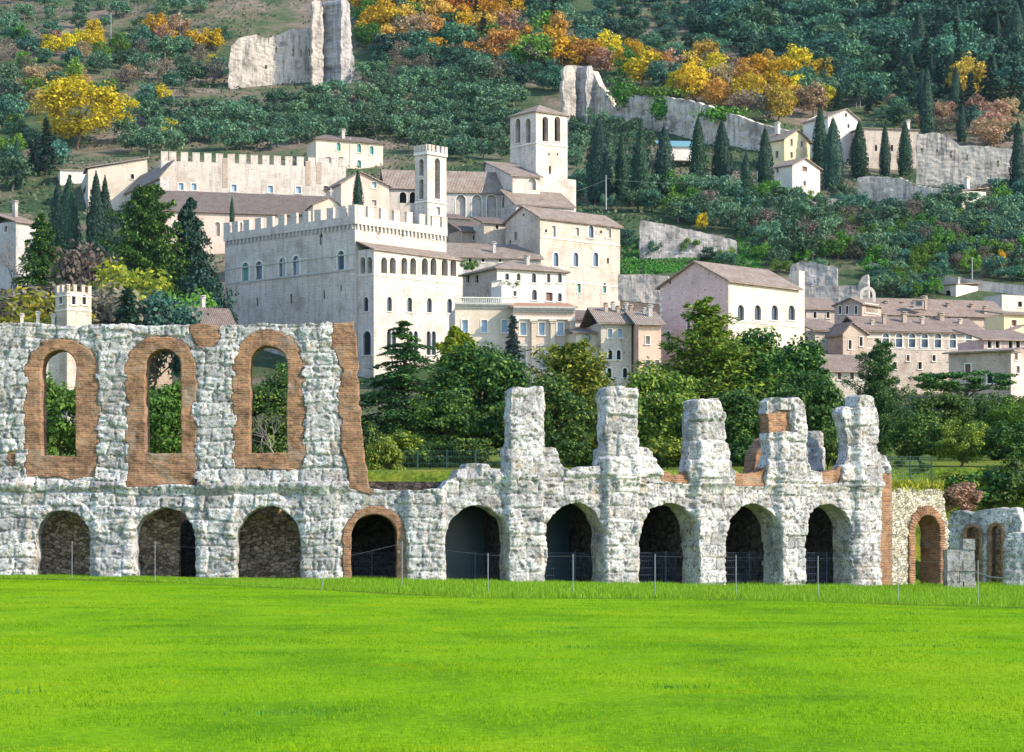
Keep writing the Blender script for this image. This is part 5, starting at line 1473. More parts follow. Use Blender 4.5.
# ------------------------------------------------------------------ foliage meshes
def leafs(C, Nn, size, rng, aspect=0.55, along=None):
    """one four-cornered leaf spray at each centre; along gives the long axis (else random in the leaf plane)"""
    n = len(C)
    Nn = Nn / np.maximum(np.linalg.norm(Nn, axis=1, keepdims=True), 1e-6)
    r = rng.normal(size=(n, 3)) if along is None else along
    t = r - (r * Nn).sum(1, keepdims=True) * Nn
    t /= np.maximum(np.linalg.norm(t, axis=1, keepdims=True), 1e-6)
    b = np.cross(Nn, t)
    sz = (size * (0.65 + 0.7 * rng.random(n)))[:, None] if np.isscalar(size) else size[:, None]
    V = np.stack([C - t * sz, C - b * sz * aspect + t * sz * .1, C + t * sz, C + b * sz * aspect + t * sz * .1], 1).reshape(-1, 3)
    F = np.arange(n * 4).reshape(-1, 4)
    return V, F

def tubes(paths, n=6):
    """tapered round limbs; each path is (points, radii)"""
    Vs, Fs, b = [], [], 0
    for pts, rad in paths:
        pts = np.asarray(pts, float); m = len(pts)
        d = np.gradient(pts, axis=0); d /= np.maximum(np.linalg.norm(d, axis=1, keepdims=True), 1e-9)
        ref = np.where(np.abs(d[:, 2:3]) < .9, np.array([[0, 0, 1.0]]), np.array([[1.0, 0, 0]]))
        x = np.cross(d, ref); x /= np.linalg.norm(x, axis=1, keepdims=True); y = np.cross(d, x)
        a = np.arange(n) * 2 * math.pi / n
        V = pts[:, None] + (x[:, None] * np.cos(a)[None, :, None] + y[:, None] * np.sin(a)[None, :, None]) * np.asarray(rad, float)[:, None, None]
        Vs.append(V.reshape(-1, 3))
        i = np.arange(m - 1)[:, None] * n; k = np.arange(n)[None]; k2 = (k + 1) % n
        Fs.append(np.stack([b + i + k, b + i + n + k, b + i + n + k2, b + i + k2], -1).reshape(-1, 4)); b += m * n
    return np.concatenate(Vs), np.concatenate(Fs)

def limb(p0, p1, r0, r1, rng, k=5, wob=.06):
    p0 = np.asarray(p0, float); p1 = np.asarray(p1, float); L = np.linalg.norm(p1 - p0)
    t = np.linspace(0, 1, k)[:, None]
    p = p0 + (p1 - p0) * t + rng.normal(size=(k, 3)) * wob * L * np.sin(np.pi * t)
    return p, r0 + (r1 - r0) * t[:, 0]

def blob_tree(seed, rx=.42, rz=.38, cz=.6, nclump=26, per=26, cr=.15, leaf=.042, trunk=.035, gaps=.0, flat=1.0):
    """rounded tree one unit high: trunk, limbs and leaf clumps; returns (trunk V,F), (crown V,F)"""
    rng = np.random.default_rng(seed)
    cl = []
    while len(cl) < nclump:
        v = rng.normal(size=3); v /= np.linalg.norm(v); rad = rng.uniform(.45, .95) ** .7
        p = v * rad * np.array([rx, rx, rz]); 
        if p[2] < -rz * .75: continue
        p = p * (1 - .18 * rng.random()) + np.array([0, 0, cz]); cl.append(p)
    cl = np.array(cl)
    rr = cr * rng.uniform(.65, 1.25, nclump)
    C, Nn = [], []
    for c, r in zip(cl, rr):
        v = rng.normal(size=(per, 3)); v /= np.linalg.norm(v, axis=1, keepdims=True)
        rad = r * rng.random(per)[:, None] ** .45
        C.append(c + v * rad * np.array([1.1, 1.1, .8 * flat])); Nn.append(v + rng.normal(size=(per, 3)) * .6 + np.array([0, 0, .5]))
    C = np.concatenate(C); Nn = np.concatenate(Nn)
    crown = leafs(C, Nn, leaf, rng, .6)
    paths = [limb((0, 0, -.06), (rng.normal() * .03, rng.normal() * .03, cz - rz * .35), trunk, trunk * .6, rng)]
    top = paths[0][0][-1]
    for c in cl[:min(9, nclump)]: paths.append(limb(top * np.array([1, 1, rng.uniform(.75, 1)]), c, trunk * .45, trunk * .08, rng))
    return tubes(paths, 6), crown

def cypress(seed, R=.1, n=2600, leaf=.017, core=True):
    rng = np.random.default_rng(seed)
    t = rng.random(n) ** .9; a = rng.random(n) * 2 * math.pi
    prof = lambda t: R * np.clip(np.sin(np.pi * np.clip(.12 + t * .9, 0, 1)) ** .55 * (1 - t * .55), 0.0, None)
    lum = 1 + .12 * np.sin(a * 3 + t * 9 + seed) + .10 * rng.normal(size=n)
    r = prof(t) * lum
    C = np.stack([r * np.cos(a), r * np.sin(a), .03 + t * .97], -1)
    Nn = np.stack([np.cos(a), np.sin(a), .25 + 0 * a], -1) + rng.normal(size=(n, 3)) * .45
    al = np.stack([np.cos(a) * .25, np.sin(a) * .25, 1 + 0 * a], -1) + rng.normal(size=(n, 3)) * .25
    V, F = leafs(C, Nn, leaf * (1.25 - .6 * t), rng, .42, al)
    m = 9; tt = np.linspace(.02, .97, 12)
    cp = [np.stack([0 * tt, 0 * tt, .03 + tt * .97], -1), prof(tt) * .86]
    cV, cF = tubes([cp], m)
    return tubes([limb((0, 0, -.08), (0, 0, .2), R * .3, R * .25, rng, 4, .02)], 6), (np.concatenate([V, cV]), np.concatenate([F, cF + len(V)]))

def conifer(seed, R=.26, levels=26, droop=.12, flatness=.35, leaf=.02, per=46, power=.85, start=.12, irregular=.25, up=0.0, nb=(5, 8)):
    """branching evergreen one unit high with tiers of sprays"""
    rng = np.random.default_rng(seed)
    C, Nn, AL, paths = [], [], [], [limb((0, 0, -.05), (rng.normal() * .01, rng.normal() * .01, .98), .022, .003, rng, 8, .01)]
    for k in range(levels):
        t = start + (1 - start) * (k + .5) / levels
        for j in range(rng.integers(*nb)):
            a = rng.random() * 2 * math.pi; L = R * max(0.06, (1 - t) ** power + .03) * (1 + irregular * rng.normal() * .8)
            L = max(L, .015); z = t + rng.normal() * .012
            s_ = np.linspace(0, 1, 5)
            bx = np.stack([np.cos(a) * L * s_, np.sin(a) * L * s_, z + up * L * s_ - droop * s_ ** 2 * (L / R) * .6], -1)
            if L > R * .25: paths.append((bx, np.linspace(.007, .0015, 5)))
            m = max(6, int(per * (L / R + .15)))
            u = rng.random(m) ** .7
            p = np.stack([np.interp(u, s_, bx[:, i]) for i in range(3)], -1)
            wd = L * .30 * (1 - u * .55) + .008
            side = rng.normal(size=m) * wd * .75
            p[:, 0] += -np.sin(a) * side; p[:, 1] += np.cos(a) * side; p[:, 2] += rng.normal(size=m) * wd * flatness * .5 - np.abs(side) * .25
            C.append(p); Nn.append(np.tile([0, 0, 1.0], (m, 1)) + rng.normal(size=(m, 3)) * (.3 + flatness * .5))
            AL.append(np.stack([np.cos(a) - np.sin(a) * np.sign(side) * .8, np.sin(a) + np.cos(a) * np.sign(side) * .8, -.3 + 0 * side], -1) + rng.normal(size=(m, 3)) * .3)
    V, F = leafs(np.concatenate(C), np.concatenate(Nn), leaf, rng, .42, np.concatenate(AL))
    return tubes(paths, 5), (V, F)

def bare_tree(seed, spread=.35):
    rng = np.random.default_rng(seed); paths = [limb((0, 0, -.05), (rng.normal() * .03, 0, .35), .022, .014, rng)]
    def grow(p, d, L, r, lev):
        q = p + d * L
        paths.append(limb(p, q, r, r * .5, rng, 4, .05))
        if lev:
            for _ in range(3): 
                nd = d + rng.normal(size=3) * .45 + np.array([0, 0, .15]); nd /= np.linalg.norm(nd); grow(q, nd, L * .68, r * .5, lev - 1)
    for _ in range(5):
        d = np.array([rng.normal() * spread, rng.normal() * spread, 1.0]); d /= np.linalg.norm(d); grow(paths[0][0][-1], d, .24, .011, 3)
    return tubes(paths, 4), None

# leaf colours
L = {}
L['olive'] = M_leaf('olive leaves', (0.032, 0.078, 0.04), (0.07, 0.155, 0.078), (0.165, 0.275, 0.135), .3, .45)
L['oak'] = M_leaf('dark oak leaves', (0.018, 0.062, 0.042), (0.042, 0.125, 0.075), (0.10, 0.215, 0.12), .3, .5)
L['cypress'] = M_leaf('cypress needles', (0.007, 0.026, 0.016), (0.015, 0.046, 0.026), (0.034, 0.08, 0.042), .12, .3)
L['yellow'] = M_leaf('yellow leaves', (0.34, 0.21, 0.006), (0.56, 0.38, 0.008), (0.68, 0.50, 0.02), .35, .15)
L['orange'] = M_leaf('orange leaves', (0.32, 0.17, 0.02), (0.52, 0.30, 0.04), (0.62, 0.40, 0.08), .35, .2)
L['russet'] = M_leaf('russet leaves', (0.20, 0.12, 0.075), (0.36, 0.22, 0.12), (0.48, 0.32, 0.18), .3, .25)
L['green'] = M_leaf('fresh green leaves', (0.04, 0.11, 0.012), (0.09, 0.21, 0.02), (0.19, 0.34, 0.035), .35, .3)
L['brownbush'] = M_leaf('dull brown shrub', (0.08, 0.07, 0.05), (0.15, 0.12, 0.085), (0.22, 0.17, 0.12), .2, .3)
L['cedar'] = M_leaf('cedar needles', (0.012, 0.048, 0.018), (0.04, 0.11, 0.03), (0.19, 0.28, 0.06), .25, .1)
L['golden'] = M_leaf('golden green needles', (0.10, 0.14, 0.01), (0.26, 0.28, 0.02), (0.50, 0.43, 0.03), .35, .1)
L['olivegreen'] = M_leaf('yellowish green foliage', (0.035, 0.08, 0.012), (0.12, 0.185, 0.02), (0.38, 0.40, 0.04), .3, .1)
L['deep'] = M_leaf('deep green foliage', (0.010, 0.038, 0.008), (0.032, 0.09, 0.014), (0.17, 0.25, 0.03), .25, .12)
L['blue'] = M_leaf('blue spruce needles', (0.025, 0.045, 0.045), (0.055, 0.085, 0.085), (0.11, 0.15, 0.135), .1, .1)
L['ivy'] = M_leaf('ivy leaves', (0.035, 0.10, 0.012), (0.07, 0.19, 0.02), (0.13, 0.28, 0.03), .25, .2)

def tree_mesh(name, T, Cr, leafmat, bark='bark'):
    """one mesh holding trunk and crown (for trees seen small)"""
    if Cr is None: return np_mesh(name, T[0], T[1], MAT[bark])
    V = np.concatenate([T[0], Cr[0]]); F = np.concatenate([T[1], Cr[1] + len(T[0])])
    return np_mesh(name, V, F, [MAT[bark], L[leafmat]], np.concatenate([np.zeros(len(T[1])), np.ones(len(Cr[1]))]))

PR = {}
for k in range(5): PR['olive%d' % k] = tree_mesh('olive', *blob_tree(10 + k, .56, .40, .55, 24, 60, .19, .045, .03), 'olive', 'bark_grey')
for k in range(4): PR['oak%d' % k] = tree_mesh('oak', *blob_tree(30 + k, .50, .44, .53, 32, 56, .17, .04, .03), 'oak')
for k in range(4): PR['yellow%d' % k] = tree_mesh('autumn', *blob_tree(40 + k, .46, .44, .54, 32, 56, .15, .036, .022), 'yellow')
for k in range(4): PR['orange%d' % k] = tree_mesh('autumn', *blob_tree(50 + k, .46, .44, .54, 32, 56, .15, .036, .022), 'orange')
for k in range(4): PR['russet%d' % k] = tree_mesh('autumn', *blob_tree(60 + k, .46, .44, .54, 32, 56, .15, .034, .022), 'russet')
for k in range(3): PR['green%d' % k] = tree_mesh('greentree', *blob_tree(70 + k, .5, .44, .52, 28, 56, .17, .038, .025), 'green')
for k in range(3): PR['brown%d' % k] = tree_mesh('brownbush', *blob_tree(76 + k, .5, .42, .5, 26, 40, .18, .03, .02), 'brownbush')
for k in range(4): PR['cyp%d' % k] = tree_mesh('cypress', *cypress(80 + k, .085 + .012 * k), 'cypress')
for k in range(2): PR['fatcyp%d' % k] = tree_mesh('cypress', *cypress(90 + k, .17 + .03 * k, 3200, .02), 'cypress')
for k in range(3): PR['fir%d' % k] = tree_mesh('fir', *conifer(95 + k, .24, 18, .1, .5, .034, 26), 'cypress')
for k in range(2): PR['bare%d' % k] = tree_mesh('bare', *bare_tree(100 + k), None, 'bark_grey')

PR['bigyellow0'] = tree_mesh('autumn', *blob_tree(47, .46, .44, .54, 80, 90, .11, .019, .02), 'yellow')
HT = []          # trees on the hill, checked for visibility at the end
_pr = random.Random(77)
def plant(kind, px, py, hpx, label, group, name='tree', cat='tree', wide=1.0, D=None, sink=.02):
    D = D or ray_hit(px, py)
    h = hpx * D / FPX
    ks = [k for k in PR if k.rstrip('0123456789') == kind]
    me = PR[_pr.choice(ks)]
    p = Vector((X(px, D), D, 0)); p.z = float(hill_z(p.x, p.y)) - sink * h
    o = link(name, me, None, p)
    o.scale = (h * wide, h * wide, h); o.rotation_euler = (0, 0, _pr.random() * 6.28)
    tag(o, label, cat, group)
    HT.append(o)
    return o

def in_poly(x, y, pts):
    c = False; n = len(pts)
    for i in range(n):
        x0, y0 = pts[i]; x1, y1 = pts[(i + 1) % n]
        if (y0 > y) != (y1 > y) and x < x0 + (y - y0) * (x1 - x0) / (y1 - y0): c = not c
    return c

def scatter(zone, n, kinds, h0, h1, label, group, mind=.55, name='tree', cat='tree', wide=(.9, 1.2), seed=1):
    r = random.Random(seed); xs_ = [p[0] for p in zone]; ys_ = [p[1] for p in zone]; got = []; tries = 0
    while len(got) < n and tries < n * 60:
        tries += 1
        x = r.uniform(min(xs_), max(xs_)); y = r.uniform(min(ys_), max(ys_))
        if not in_poly(x, y, zone): continue
        h = r.uniform(h0, h1)
        if any(abs(x - a) < mind * h and abs(y - b) < mind * h * .55 for a, b in got): continue
        got.append((x, y))
        plant(r.choice(kinds), x, y, h, label, group, name, cat, r.uniform(*wide))

# --- hillside woods and groves, zone by zone
scatter([(120, 128), (225, 112), (240, 112), (360, 104), (372, 86), (520, 88), (512, 118), (512, 160), (450, 166), (386, 140), (305, 150), (130, 160)], 112, ['olive'], 19, 31,
        'round grey green olive tree in the terraced grove above the battlemented wall', 'olives in the grove above the battlemented wall', .5, 'olive_tree', seed=1)
scatter([(0, 0), (228, 0), (225, 30), (150, 40), (60, 26), (0, 22)], 24, ['olive'], 12, 20, 'small olive tree dotted over the bare slope at the top of the hill', 'olives on the bare upper slope', .9, 'olive_tree', seed=2)
scatter([(0, 30), (120, 38), (225, 40), (228, 86), (130, 120), (120, 100), (0, 130)], 80, ['oak', 'oak', 'olive', 'brown', 'russet', 'green', 'yellow'], 16, 30, 'bush of mixed autumn greens and browns left of the fortress ruin', 'bushes left of the fortress ruin', .5, 'bush', 'bush', seed=3)
scatter([(0, 90), (30, 140), (60, 160), (50, 176), (0, 200)], 16, ['oak', 'fir', 'olive', 'green'], 22, 40, 'dark tree crowding the slope at the left edge above the houses', 'dark trees at the left edge', .45, 'tree', seed=4)
scatter([(356, 0), (512, 0), (520, 40), (610, 62), (690, 75), (690, 100), (600, 78), (520, 75), (440, 62), (360, 55)], 80, ['yellow', 'yellow', 'orange', 'orange', 'russet', 'russet', 'green', 'oak'], 26, 44,
        'autumn tree of yellow, orange or brown leaves in the belt below the upper wood', 'autumn trees of the long belt', .36, 'autumn_tree', seed=5)
scatter([(640, 80), (760, 70), (830, 95), (820, 122), (740, 124), (690, 106)], 36, ['yellow', 'yellow', 'orange', 'russet', 'brown'], 24, 40, 'autumn tree in the row along the top of the ruined town wall', 'autumn trees above the ruined wall', .36, 'autumn_tree', seed=6)
scatter([(360, 50), (560, 68), (560, 95), (360, 88)], 40, ['oak', 'fir', 'brown', 'oak', 'olive'], 20, 34, 'dark tree in the shaded gully beneath the autumn belt', 'dark trees under the autumn belt', .45, 'tree', seed=7)
scatter([(356, 6), (560, 8), (600, 60), (500, 60), (400, 45)], 22, ['oak', 'fir', 'cyp'], 26, 40, 'dark evergreen rising between the autumn trees of the belt', 'evergreens in the autumn belt', .5, 'tree', seed=17)
scatter([(510, 0), (770, 0), (780, 60), (700, 72), (600, 55), (540, 30)], 62, ['oak', 'oak', 'olive', 'oak'], 15, 28, 'low blue green shrub on the stony upper slope', 'shrubs of the stony upper slope', .6, 'shrub', 'shrub', seed=8)
scatter([(690, 20), (780, 0), (880, 0), (900, 100), (860, 118), (800, 105), (770, 60)], 96, ['oak', 'oak', 'oak', 'olive', 'fir'], 26, 42, 'dark rounded tree in the thick wood at the top right', 'rounded trees of the upper wood', .42, 'tree', seed=9)
scatter([(860, 0), (1030, 0), (1030, 120), (900, 112)], 90, ['fir', 'cyp', 'fir', 'oak', 'oak', 'fatcyp'], 36, 62, 'tall dark conifer in the thick wood at the top right corner', 'conifers of the upper wood', .3, 'conifer', seed=10)
scatter([(860, 100), (1030, 108), (1030, 148), (960, 138), (860, 122)], 26, ['oak', 'brown', 'olive', 'russet'], 16, 28, 'bush of dull green and brown on the bank above the town wall', 'bushes above the town wall', .5, 'bush', 'bush', seed=11)
scatter([(575, 100), (600, 108), (640, 135), (655, 165), (600, 190), (570, 170)], 30, ['olive'], 17, 26, 'grey green olive tree right of the bell tower below the ruined wall', 'olives right of the bell tower', .5, 'olive_tree', seed=12)
scatter([(622, 205), (700, 195), (780, 205), (860, 220), (1030, 205), (1030, 262), (900, 262), (860, 262), (780, 262), (735, 235), (640, 218)], 130, ['olive', 'olive', 'olive', 'oak', 'green', 'brown'], 22, 33,
        'olive tree or bush on the terraced slope over the right hand roofs', 'olives and bushes on the right hand slope', .5, 'olive_tree', seed=13)
scatter([(800, 258), (1030, 252), (1030, 285), (940, 276), (870, 266)], 44, ['oak', 'brown', 'green', 'olive'], 17, 27, 'dense bush along the curved road above the town roofs', 'bushes along the curved road', .45, 'bush', 'bush', seed=14)
scatter([(872, 276), (940, 284), (936, 300), (880, 300)], 26, ['oak', 'olive', 'green'], 16, 25, 'bush in the thicket between the curved road and the long house', 'bushes below the curved road', .4, 'bush', 'bush', seed=15)
scatter([(620, 245), (730, 262), (800, 250), (830, 270), (760, 290), (700, 262), (640, 262)], 18, ['olive', 'green', 'oak'], 14, 26, 'bush on the grassy bank behind the pink palace', 'bushes on the grassy bank', .6, 'bush', 'bush', seed=16)
scatter([(570, 180), (640, 185), (700, 195), (640, 205), (620, 215), (575, 200)], 16, ['olive', 'oak'], 16, 26, 'bush at the feet of the row of cypresses', 'bushes under the row of cypresses', .5, 'bush', 'bush', seed=18)
scatter([(930, 120), (1000, 118), (1020, 142), (950, 138)], 5, ['russet'], 24, 32, 'reddish brown autumn tree standing above the town wall', 'reddish trees above the town wall', .5, 'autumn_tree', seed=19)
scatter([(818, 200), (1030, 196), (1030, 218), (860, 225)], 26, ['olive'], 15, 24, 'olive tree right under the garden wall and the small terrace house', 'olives under the garden wall', .5, 'olive_tree', seed=20)

# --- trees that stand out one by one
plant('bigyellow', 80, 150, 82, 'huge bright yellow tree spreading over the slope at the upper left', None, 'yellow_tree', wide=1.25)
plant('yellow', 168, 142, 26, 'small round orange yellow tree left of the olive grove', None, 'yellow_tree')
plant('yellow', 195, 52, 22, 'yellow bush on the slope left of the fortress ruin', None, 'yellow_tree', wide=1.3)
plant('yellow', 388, 42, 46, 'bright yellow tree right beside the fortress tower', None, 'yellow_tree', wide=1.1)
plant('orange', 967, 108, 58, 'lone tall orange tree against the dark conifers', None, 'autumn_tree', wide=.75)
plant('russet', 990, 148, 34, 'pinkish orange round tree behind the right end of the town wall', None, 'autumn_tree', wide=1.3)
plant('yellow', 748, 112, 44, 'yellow tree above the ruined wall, tallest of its row', None, 'yellow_tree', wide=.9)
plant('yellow', 691, 106, 50, 'golden tree over the middle of the ruined wall', None, 'yellow_tree', wide=.8)
plant('yellow', 702, 232, 20, 'little yellow tree standing above the sloping grey wall', None, 'yellow_tree', wide=.8)
plant('yellow', 1000, 275, 26, 'thin yellow tree at the right above the curved road', None, 'yellow_tree', wide=.6)
plant('yellow', 795, 228, 18, 'small orange shrub at the foot of the row of cypresses', None, 'yellow_tree')
plant('brown', 765, 238, 32, 'brownish bare looking bush on the slope behind the pink palace', None, 'bush', 'bush')
for px, py, h, kind, wd, lb in ((599, 204, 90, 'fatcyp', .95, 'broad dark cypress right of the bell tower'), (622, 200, 70, 'cyp', 1.2, 'narrow cypress second from the bell tower'), (641, 206, 86, 'cyp', 1.3, 'tall cypress third from the bell tower'),
                        (664, 200, 76, 'fatcyp', 1.0, 'stout cypress left of the blue roofed shed'), (698, 190, 74, 'cyp', 1.3, 'pointed cypress in front of the blue roofed shed'), (722, 190, 72, 'fatcyp', .95, 'stout cypress between the blue roofed shed and the yellow house'),
                        (746, 202, 52, 'cyp', 1.4, 'shorter cypress left of the white gabled house'), (765, 196, 70, 'cyp', 1.2, 'cypress touching the corner of the white gabled house'), (820, 172, 68, 'cyp', 1.5, 'cypress just right of the yellow house'),
                        (833, 190, 74, 'fatcyp', .85, 'broad cypress on a bare trunk right of the white gabled house'), (859, 178, 58, 'cyp', 1.8, 'thick cypress before the left end of the long stone building'),
                        (885, 178, 56, 'cyp', 1.2, 'slim cypress before the middle of the long stone building'), (905, 176, 56, 'cyp', 1.3, 'cypress before the right end of the long stone building'), (927, 136, 72, 'cyp', 1.0, 'very tall thin cypress behind the town wall'),
                        (962, 142, 40, 'cyp', 1.2, 'short cypress pair behind the town wall'), (1018, 200, 82, 'cyp', 1.2, 'dark cypress at the right end of the town wall')):
    plant(kind, px, py, h, lb, None, 'cypress', wide=wd)
for px, py, h, lb in ((58, 264, 84, 'cypress nearest the roadside house'), (69, 272, 98, 'tall cypress left of the pale tower of houses'), (96, 276, 106, 'left one of the two tall cypresses before the cream hall'), (105, 274, 100, 'right one of the two tall cypresses before the cream hall'), (157, 300, 62, 'slim dark cypress under the flat topped cedar')):
    plant('cyp', px, py, h, lb, None, 'cypress', wide=1.15, D=ray_hit(px, py))
plant('fir', 46, 176, 60, 'dark fir at the left edge above the pale cottage', None, 'fir_tree')
plant('cyp', 17, 190, 55, 'dark cypress at the far left above the roadside house', None, 'cypress')
plant('cyp', 358, 215, 44, 'small cypress standing behind the corner of the palace battlements', None, 'cypress', D=452, wide=1.2).location.z = Z(214, 452)
plant('cyp', 232, 230, 30, 'tiny cypress tip behind the left corner of the palace', None, 'cypress', D=440).location.z = Z(226, 440)
for px, D in ((466, 380), (473, 381)):
    o = plant('green', px, 275, 13, 'small round tree on the roof terrace %s' % ('beside the loggia' if px == 466 else 'at the corner of the white house'), None, 'tree', D=D); o.location.z = Z(272, D)
for px, py, h, k in ((509, 286.5, 5, 'green'), (517, 286.5, 5, 'green'), (503, 286, 5, 'olive')):
    o = plant(k, px, py, h, 'pot plant on the balcony of the white house', 'balcony plants', 'pot_plant', 'plant', D=367.8); o.location.z = Z(py, 367.8)
for px, h in ((465, 8), (473, 6), (480, 8), (489, 6)):
    o = plant('olive', px, 301, h, 'potted shrub along the balustrade of the cream palace', 'terrace shrubs', 'shrub', 'shrub', D=351); o.location.z = Z(303, 351)
for px, py, h, k in ((640, 318, 40, 'oak'), (625, 320, 30, 'oak')):
    plant(k, px, py, h, 'dark tree standing behind the roofs beside the pink palace' if px == 640 else 'smaller dark tree behind the chimneys of the stone town house', None, 'tree', D=405)

# --- large trees seen close, each with its own trunk and crown
def big(name, px, D, topy, base_py, T, Cr, leafmat, label, wide=1.0, cat='tree', bark='bark', zbase=None, rot=0.0):
    zb = float(hill_z(X(px, D), D)) if zbase is None else zbase
    if base_py: zb = Z(base_py, D)
    h = Z(topy, D) - zb
    e = empty(name, (X(px, D), D, zb), label, cat)
    s_ = np.array([h * wide, h * wide, h]); c, s2 = math.cos(rot), math.sin(rot)
    def tr(V):
        V = V * s_; return np.stack([V[:, 0] * c - V[:, 1] * s2, V[:, 0] * s2 + V[:, 1] * c, V[:, 2]], -1)
    if T is not None: link('trunk', np_mesh('trunk', tr(T[0]), T[1], MAT[bark], smooth=True), e)
    if Cr is not None: link('crown', np_mesh('crown', tr(Cr[0]), Cr[1], L[leafmat]), e)
    return e
def mixed_conifer(seed, R, lv, **k): return conifer(seed, R, lv, **k)
big('cedar', 404, 150, 318, None, *conifer(201, .42, 20, .2, .2, .0145, 330, .72, .04, .42, .15), 'cedar', 'dark deodar cedar with drooping tiers standing before the white palace', 1.1)
big('golden_cypress', 458, 165, 330, None, *conifer(202, .26, 28, -.05, .9, .02, 170, .55, .05, .25, .5), 'golden', 'yellow tinged conifer peeping out behind the dark round tree', 1.15)
big('round_tree', 482, 152, 342, None, *blob_tree(203, .46, .47, .52, 110, 190, .12, .0175, .03), 'deep', 'dense dark green round tree left of the first free standing pier', 1.05)
big('blue_spruce', 513, 255, 316, None, *conifer(204, .2, 26, .1, .35, .018, 110, .9, .05, .25), 'blue', 'thin blue grey spruce in front of the cream palace')
big('pine', 574, 158, 347, None, *conifer(205, .4, 24, -.06, .85, .02, 190, .45, .03, .35, .55), 'olivegreen', 'yellow green pine between the first two free standing piers', 1.0)
big('low_tree', 546, 146, 372, None, *blob_tree(206, .55, .48, .5, 80, 150, .14, .022, .03), 'deep', 'dark low tree right behind the first free standing pier', 1.05)
big('tall_conifer', 704, 158, 300, None, *conifer(207, .42, 34, -.02, .6, .0145, 190, .85, .03, .5, .4), 'olivegreen', 'tall ragged yellow green conifer before the pink palace', 1.15)
big('round_tree', 662, 150, 364, None, *blob_tree(208, .55, .48, .5, 90, 170, .13, .02, .03), 'olivegreen', 'mid green bushy tree right of the second free standing pier', 1.0)
big('round_tree', 772, 160, 320, None, *blob_tree(209, .46, .48, .51, 120, 190, .11, .0165, .03), 'deep', 'dense dark green tree covering the right end of the pink palace', 1.0)
big('round_tree', 806, 152, 366, None, *blob_tree(210, .46, .48, .5, 80, 160, .13, .02, .03), 'deep', 'dark green tree behind the fourth free standing pier', .9)
big('round_tree', 730, 148, 385, None, *blob_tree(260, .55, .48, .5, 80, 160, .13, .022, .03), 'deep', 'green tree between the third and the fourth free standing piers', 1.1)
big('round_tree', 440, 148, 388, None, *blob_tree(261, .6, .48, .5, 80, 150, .13, .022, .03), 'deep', 'low green tree right of the deodar cedar', 1.1)
big('round_tree', 612, 150, 392, None, *blob_tree(262, .6, .48, .5, 80, 150, .13, .022, .03), 'olivegreen', 'low green tree behind the second free standing pier', 1.0)
for px, top, lf, lb in ((400, 432, 'olivegreen', 'low yellowish bush under the deodar cedar'), (430, 440, 'deep', 'low dark bush left of the first free standing pier'), (470, 436, 'deep', 'low dark bush behind the ragged wall top left of the first pier'), (575, 440, 'deep', 'low bush in the gap between the first two piers'),
                         (668, 436, 'olivegreen', 'low bush in the gap between the second and third piers'), (745, 436, 'deep', 'low bush in the gap between the third and fourth piers'), (700, 440, 'deep', 'low bush behind the third pier'), (620, 438, 'deep', 'low bush behind the second pier')):
    big('bush', px, 138, top, None, *blob_tree(270 + px, .6, .5, .5, 46, 110, .16, .036, .02), lf, lb, 1.35, 'bush')
big('bush', 828, 128.5, 428, 470, *blob_tree(211, .5, .5, .5, 40, 110, .16, .04, .02), 'deep', 'dark bush growing on the wall beside the last pier', .75, 'bush')
big('monkey_puzzle', 880, 165, 341, None, *conifer(212, .42, 20, .02, .45, .0145, 420, .55, .04, .5, .3, (5, 8)), 'cedar', 'dark spiky conifer with upswept arms behind the last pier', .62)
big('dark_pine', 938, 170, 388, None, *blob_tree(213, .55, .42, .58, 110, 180, .13, .018, .03, flat=.7), 'deep', 'broad dark pine behind the brick ringed arch', 1.0)
big('dark_pine', 992, 176, 390, None, *blob_tree(214, .6, .42, .58, 110, 180, .13, .018, .03, flat=.7), 'deep', 'spreading dark pine behind the low ruined wall', 1.05)
big('round_tree', 1016, 168, 396, None, *blob_tree(215, .55, .46, .54, 80, 170, .13, .02, .03), 'green', 'bright green tree at the right edge below the town', .9)
big('round_tree', 920, 152, 412, None, *blob_tree(216, .6, .48, .52, 80, 160, .14, .022, .03), 'deep', 'olive green bush tree under the broad dark pine', 1.1)
big('round_tree', 962, 150, 418, None, *blob_tree(263, .6, .48, .52, 80, 160, .14, .022, .03), 'olivegreen', 'bushy tree behind the block pier', 1.1)
big('round_tree', 1008, 150, 420, None, *blob_tree(217, .6, .48, .52, 80, 160, .13, .024, .03), 'deep', 'dark bush tree filling the slope behind the two narrow arches', 1.2)
big('flat_tree', 966, 230, 368, None, *blob_tree(218, .62, .16, .82, 50, 110, .1, .018, .03, flat=.4), 'deep', 'grey green flat topped tree under the arched palace', 1.3)
for px, top, lf, lb in ((952, 470, 'olivegreen', 'olive bush on the bank behind the block pier'), (985, 462, 'deep', 'dark bush on the bank above the two narrow arches'), (1012, 458, 'deep', 'dark bush on the bank at the right edge'), (925, 462, 'deep', 'dark bush behind the green fence over the rubble wall'), (1030, 465, 'olivegreen', 'olive bush at the right edge of the bank'), (900, 458, 'deep', 'dark bush behind the last pier')):
    big('bush', px, 146, top, None if px < 940 else 520, *blob_tree(300 + px, .62, .5, .5, 46, 130, .16, .034, .02), lf, lb, 1.1, 'bush')
big('bush', 962, 141, 484, 515, *blob_tree(219, .5, .5, .5, 40, 110, .17, .04, .02), 'russet', 'rusty brown bush behind the wall with the brick ringed arch', 1.4, 'bush')
big('bush', 384, 133, 436, 492, *blob_tree(220, .45, .5, .5, 40, 130, .17, .032, .02), 'olivegreen', 'yellow green bush beside the end of the tall ruin', .8, 'bush')
